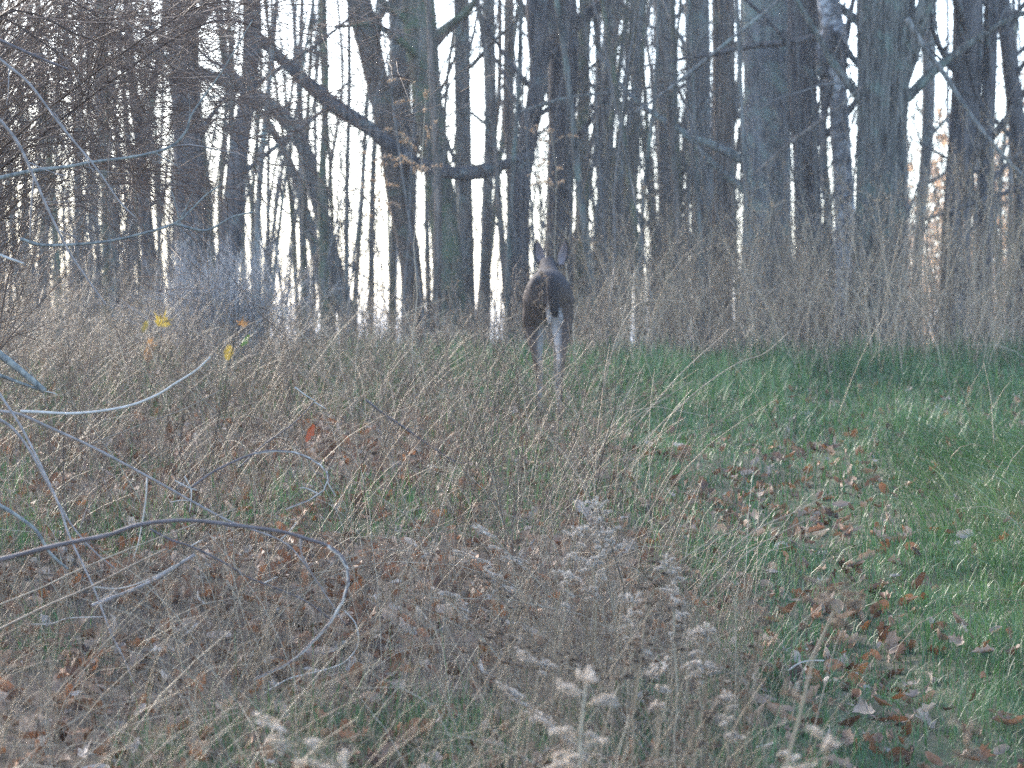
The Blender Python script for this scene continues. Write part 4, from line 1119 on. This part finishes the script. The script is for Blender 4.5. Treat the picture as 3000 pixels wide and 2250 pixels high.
# long pale stalks leaning out over the track
for lab, pts, d in [
 ('long tan stalk leaning far right beside the deer towards the track', [(1850, 1330), (1950, 1230), (2050, 1140), (2160, 1065), (2240, 1035), (2310, 975)], 14.2),
 ('long pale stalk leaning right just below the first leaning stalk', [(1780, 1340), (1870, 1240), (1990, 1100), (2110, 990), (2140, 960)], 14.3),
 ('bent tan stalk arching over beside the right thigh of the deer', [(1760, 1180), (1800, 1010), (1860, 900), (1930, 880), (2010, 884)], 14.6),
 ('tan stalk rising to the right from the lowest white plumes', [(2040, 1730), (2130, 1620), (2230, 1545), (2330, 1500), (2440, 1562 - 120)], 8.0),
 ('pale stalk slanting over the track from the goldenrod group', [(2060, 1760), (2140, 1670), (2190, 1620), (2290, 1560), (2390, 1510)], 7.9),
 ('tall pale stalk crossing in front of the legs of the deer', [(1740, 1400), (1660, 1240), (1560, 1080), (1480, 980), (1385, 900)], 13.8),
 ('straight pale stalk leaning left in front of the deer', [(1790, 1430), (1720, 1300), (1650, 1120), (1600, 1030)], 13.4),
 ('pale stalk leaning right left of the deer, out of the green patch', [(1370, 1220), (1400, 1140), (1440, 1080), (1465, 1040)], 14.5),
 ('leaning straw stalk at the bottom right of the goldenrod', [(2370, 2190), (2400, 2080), (2440, 1920), (2480, 1810)], 6.9),
 ('second leaning straw stalk at the bottom right of the goldenrod', [(2320, 2120), (2340, 2000), (2400, 1880), (2440, 1790)], 7.0),
]:
    cane('grass_stalk', 'stalk', lab, pts, 5, 3, d, 'canetan', group='long stalks leaning over the track', sides=5)

# bright leaves hanging on the weeds at the left
def hung_leaf(label, px, py, d, s, mat, k, tilt):
    m = LEAVES[k]
    V, Q, T, qm, tm, R, L = m.pack()
    q = MB(); q.add(V, Q, T, RNG.random(), 0)
    o = q.obj('hanging_leaf', M[mat], label=label, cat='leaf', group='bright leaves caught in the weeds at the left')
    f_ = 1.45 if d > 11.5 else 1
    o.location = W(px, py, d * f_); s *= f_; o.scale = (s, s, s); o.rotation_euler = (1.3 + tilt, tilt, tilt * 2)
hung_leaf('large yellow leaf caught highest in the pale shrub', 475, 945, 12.0, .115, 'yellow', 0, .2)
hung_leaf('small dull yellow leaf hanging left of the large yellow leaf', 428, 958, 12.1, .06, 'yellow', 3, -.3)
hung_leaf('orange leaf hanging below the large yellow leaf, upper of two', 437, 1008, 12.0, .08, 'orange', 2, .5)
hung_leaf('pale orange leaf hanging right under the upper orange leaf', 440, 1038, 11.9, .085, 'orange', 3, -.2)
hung_leaf('orange brown leaf caught at the right side of the pale shrub', 710, 952, 12.0, .07, 'orange', 5, .1)
hung_leaf('green leaf just below the orange brown leaf', 716, 995, 12.1, .075, 'greenleaf', 3, .9)
hung_leaf('small mustard leaf hanging low right of the pale shrub', 668, 1033, 11.9, .065, 'yellow', 3, .2)
hung_leaf('large rusty curled leaf caught on a weed left of centre', 905, 1270, 11.0, .062, 'rust', 1, .4)

# ------------------------------------------------------------------ the deer
def deer():
    d0 = 16.45
    x0 = d0 * (1607 - 1500) / F_PX
    z0 = float(ground(x0, d0)) + .0
    root = thing('deer', 'brown white-tailed deer walking away through the tall weeds, ears pricked', 'deer', (x0, d0, z0))
    V, E, R = [], [], []
    def j(x, y, z, rx, ry=None):
        V.append((x, y, z)); R.append((rx, ry or rx)); return len(V) - 1
    def chain(a, L):
        for p in L:
            b = j(*p); E.append((a, b)); a = b
        return a
    pel = j(0, .10, .755, .104, .135)
    sp = chain(pel, [(0, .30, .755, .112, .13), (0, .52, .735, .122, .145), (0, .76, .73, .112, .15)])
    nk = chain(sp, [(0, .93, .81, .085, .11), (0, 1.06, .88, .058, .075), (0.0, 1.16, .925, .052, .058), (.0, 1.25, .92, .056, .054), (0.0, 1.36, .87, .036, .038), (0.0, 1.44, .84, .024, .024)])
    chain(pel, [(0, -.04, .74, .10, .12)])
    for s, fy, fx in ((-1, .12, -.050), (1, -.10, .062)):
        chain(pel, [(s * .066, .05 + fy * .1, .655, .070, .10), (s * .078, .09 + fy * .5, .53, .050, .075), (s * .070, -.03 + fy * .8, .395, .026, .036),
                    (fx * 1.1, -.05 + fy, .33, .023, .028), (fx, .0 + fy, .20, .0155, .017), (fx, .02 + fy, .07, .0165, .018), (fx, .05 + fy, .025, .018, .02)])
    for s, fy in ((-1, -.10), (1, .12)):
        chain(sp, [(s * .075, .78, .60, .055, .075), (s * .07, .76 + fy * .4, .47, .034, .045), (s * .055, .80 + fy, .27, .021, .023), (s * .05, .79 + fy * 1.1, .08, .0145, .016), (s * .05, .82 + fy * 1.1, .025, .017, .018)])
    me = bpy.data.meshes.new('body_cage'); me.from_pydata(V, E, [])
    o = bpy.data.objects.new('body_cage', me); COL.objects.link(o)
    sk = o.modifiers.new('skin', 'SKIN')
    for i, r in enumerate(R):
        me.skin_vertices[0].data[i].radius = r
        me.skin_vertices[0].data[i].use_root = (i == 0)
    sub = o.modifiers.new('sub', 'SUBSURF'); sub.levels = sub.render_levels = 3
    dg = bpy.context.evaluated_depsgraph_get()
    body = bpy.data.meshes.new_from_object(o.evaluated_get(dg)); body.name = 'body'
    bpy.data.objects.remove(o); bpy.data.meshes.remove(me)
    n = len(body.vertices); co = np.zeros(n * 3, np.float32); body.vertices.foreach_get('co', co); co = co.reshape(-1, 3)
    nz = fbm(co[:, 0] * 18, co[:, 1] * 18, co[:, 2] * 18, 5, 3) - .5
    x, y, z = co.T
    dark = np.array([.048, .041, .040]); brown = np.array([.095, .066, .050]); tan = np.array([.20, .13, .085]); white = np.array([.38, .34, .30]); blk = np.array([.04, .033, .03])
    mix = lambda a, b, t: a * (1 - t[:, None]) + b * t[:, None]
    c = mix(np.tile(brown, (n, 1)), np.tile(dark, (n, 1)), sstep(.66, .82, z + nz * .08))
    c = mix(c, np.tile(tan, (n, 1)), sstep(.50, .30, z + nz * .06) * .7)
    hind = (y < .35)
    inner = np.where(hind, 1, .8) * sstep(.022, -.012, np.sign(x) * (x - np.where(x < 0, -.052, .06)) + nz * .02 ) * sstep(.60, .50, z) * (z > .05)
    rear = hind * sstep(.045, .01, np.abs(x - .03)) * sstep(.60, .56, z + nz * .05) * sstep(.46, .50, z) * sstep(.1, .0, y)
    c = mix(c, np.tile(white, (n, 1)), np.clip(np.maximum(inner * .95, rear), 0, 1))
    c = mix(c, np.tile(white, (n, 1)), sstep(.60, .57, z) * sstep(.35, .45, y) * sstep(.72, .6, y) * .9)
    c = c * (1 + nz[:, None] * .5)
    at = body.attributes.new('coat', 'FLOAT_COLOR', 'POINT')
    at.data.foreach_set('color', np.column_stack([c, np.ones(n)]).astype(np.float32).ravel())
    co = co + 0.006 * nz[:, None]; body.vertices.foreach_set('co', co.astype(np.float32).ravel())
    m, nn, l, out = _mat('deer_coat')
    a_ = nn.new('ShaderNodeAttribute'); a_.attribute_name = 'coat'
    no = nn.new('ShaderNodeTexNoise'); no.inputs['Scale'].default_value = 110; no.inputs['Detail'].default_value = 4
    tc = nn.new('ShaderNodeTexCoord'); l.new(tc.outputs['Object'], no.inputs['Vector'])
    mr = nn.new('ShaderNodeMapRange'); mr.inputs[3].default_value = .6; mr.inputs[4].default_value = 1.4; l.new(no.outputs['Fac'], mr.inputs[0])
    vm = nn.new('ShaderNodeVectorMath'); vm.operation = 'SCALE'; l.new(a_.outputs['Color'], vm.inputs[0]); l.new(mr.outputs[0], vm.inputs['Scale'])
    bp = nn.new('ShaderNodeBump'); bp.inputs['Strength'].default_value = .5; bp.inputs['Distance'].default_value = .006; l.new(no.outputs['Fac'], bp.inputs['Height'])
    p = nn.new('ShaderNodeBsdfPrincipled'); p.inputs['Roughness'].default_value = .85; p.inputs['Specular IOR Level'].default_value = .2
    l.new(vm.outputs[0], p.inputs['Base Color']); l.new(bp.outputs[0], p.inputs['Normal']); l.new(p.outputs[0], out.inputs[0])
    body.materials.clear(); body.materials.append(m)
    body.polygons.foreach_set('use_smooth', np.ones(len(body.polygons), bool))
    link('body', body, root)
    # a coat of short hairs that breaks the outline
    nr = np.zeros(n * 3, np.float32); body.vertices.foreach_get('normal', nr); nr = nr.reshape(-1, 3)
    sel = np.random.default_rng(3).permutation(n)[:9000]
    lay = np.array([0, -.6, -.55])
    dv = nrm(nr[sel] * .55 + lay + np.random.default_rng(4).normal(0, .2, (len(sel), 3)))
    Lh = np.where(co[sel, 2] > .45, .022, .010)[:, None]
    sd = nrm(np.cross(dv, nr[sel] + 1e-4)) * .0014
    Vv = np.stack([co[sel] - sd, co[sel] + sd, co[sel] + dv * Lh], 1)
    hb = MB(); hb.add(Vv, None, np.arange(len(sel) * 3).reshape(-1, 3), .5, 0)
    hm = hb.mesh('coat_hair', m)
    a2 = hm.attributes.new('coat', 'FLOAT_COLOR', 'POINT')
    a2.data.foreach_set('color', np.column_stack([np.repeat(c[sel], 3, 0), np.ones(len(sel) * 3)]).astype(np.float32).ravel())
    link('coat_hair', hm, root, kind='stuff')
    fm = strand('ear_fur', [(.07, .05, .045), (.09, .07, .06)], .9, .1)
    pk = strand('inner_ear', [(.34, .26, .25), (.44, .36, .34)], .9, .1, .3)
    for s in (-1, 1):
        # a cupped ear turned towards the rear
        nu, nv = 9, 12
        u = np.linspace(-1, 1, nu)[:, None]; v = np.linspace(0, 1, nv)[None]
        wv = .038 * np.sin(np.pi * np.clip(v * .86 + .14, 0, 1)) ** .75 * (1 - .15 * v)
        X = u * wv; Z = v * .165 + 0 * u; Y = .030 * (1 - np.abs(u) ** 2) * np.sin(np.pi * v * .9 + .2)
        tilt = s * .20
        Vx = np.stack([X * math.cos(.5 * s) + Z * math.sin(tilt), Y + X * math.sin(.5 * s) * .6, Z * math.cos(tilt)], -1)
        off = np.array([s * .058, 1.22, .915]) + (np.array([.022, 0, 0]))
        i_, j_ = np.meshgrid(np.arange(nu - 1), np.arange(nv - 1), indexing='ij'); q = i_ * nv + j_
        Q = np.stack([q, q + nv, q + nv + 1, q + 1], -1).reshape(-1, 4)
        e = MB(); e.add(Vx + off + [0, .004, 0], Q[:, ::-1]); eo = e.obj('ear', fm, root)
        e = MB(); e.add((Vx - [0, 0, .07]) * [.80, 1, .88] + [0, -.003, .07] + off, Q); e.obj('inner_ear', pk, eo)
        # eyes and hooves
    bk = strand('horn_black', [(.015, .013, .012), (.02, .018, .016)], .3, .5)
    for s in (-1, 1):
        ph, th = np.meshgrid(np.linspace(0.05, 3.09, 7), np.arange(10) * .628, indexing='ij')
        e = MB(); V3 = .013 * np.stack([np.sin(ph) * np.cos(th), np.sin(ph) * np.sin(th), np.cos(ph)], -1) + [s * .046, 1.29, .925]
        k_, a_ = np.meshgrid(np.arange(6), np.arange(10), indexing='ij'); an = (a_ + 1) % 10
        e.add(V3, np.stack([k_ * 10 + a_, (k_ + 1) * 10 + a_, (k_ + 1) * 10 + an, k_ * 10 + an], -1).reshape(-1, 4)); e.obj('eye', bk, root)
    for hx, hy in ((-.050, .17), (.062, -.05), (-.05, .71), (.05, .95)):
        e = MB()
        for t in (-.009, .009):
            e.tube(np.array([[hx + t, hy - .012, .035], [hx + t, hy + .002, .015], [hx + t, hy + .022, .0]]), np.array([[.011, .012, .006]]), 6, cap=True)
        e.obj('hoof', bk, root)
    # tail: dark on top, a white fringe on both sides and at the tip
    tl = strand('tail_top', [(.035, .028, .026), (.06, .045, .035)], .9, .1)
    tw_ = strand('tail_fringe', [(.40, .37, .34), (.50, .46, .43)], .9, .1, .2)
    path = catmull([(.012, -.125, .80), (.018, -.155, .75), (.026, -.165, .68), (.034, -.160, .62), (.038, -.152, .585)], 12)
    e = MB(); e.tube(path, np.interp(np.linspace(0, 1, 12), [0, .3, .75, 1], [.026, .034, .028, .010])[None], 9, cap=True); to = e.obj('tail', tl, root)
    rs2 = np.random.default_rng(8)
    nh = 600; t = rs2.random(nh) * .35 + .62; pi = path[(t * 11).astype(int)]
    sx = rs2.choice([-1, 1], nh); c0 = pi + np.column_stack([sx * .020, rs2.normal(0, .006, nh) + .006, rs2.normal(0, .01, nh)])
    dv = nrm(np.column_stack([sx * rs2.uniform(.1, .7, nh), rs2.normal(0, .25, nh), -np.ones(nh)]))
    sd = nrm(np.cross(dv, rs2.normal(size=(nh, 3)))) * .0018
    e = MB(); e.add(np.stack([c0 - sd, c0 + sd, c0 + dv * .055], 1), None, np.arange(nh * 3).reshape(-1, 3), np.repeat(rs2.random(nh), 3)); e.obj('tail_fringe', tw_, to, kind='stuff')
    root.rotation_euler = (0, 0, math.radians(-.5))
deer()

# ------------------------------------------------------------------ haze added to give the sky's glare as a veil
def haze():
    x0, x1, y0, y1, z0, z1 = -4200, 4200, -4200, 4200, -14, 24
    V = [(x, y, z) for x in (x0, x1) for y in (y0, y1) for z in (z0, z1)]
    m = MB(); m.add(V, [(0, 1, 3, 2), (4, 6, 7, 5), (0, 4, 5, 1), (2, 3, 7, 6), (0, 2, 6, 4), (1, 5, 7, 3)])
    mt, n, l, out = _mat('veil_haze')
    v = n.new('ShaderNodeVolumePrincipled'); v.inputs['Density'].default_value = HAZE; v.inputs['Color'].default_value = (.86, .92, 1, 1)
    l.new(v.outputs[0], out.inputs['Volume'])
    m.obj('haze', mt, smooth=False, kind='stuff', label='thin bluish haze added among the trees as a veil of glare')
HAZE = 0.0013
haze()
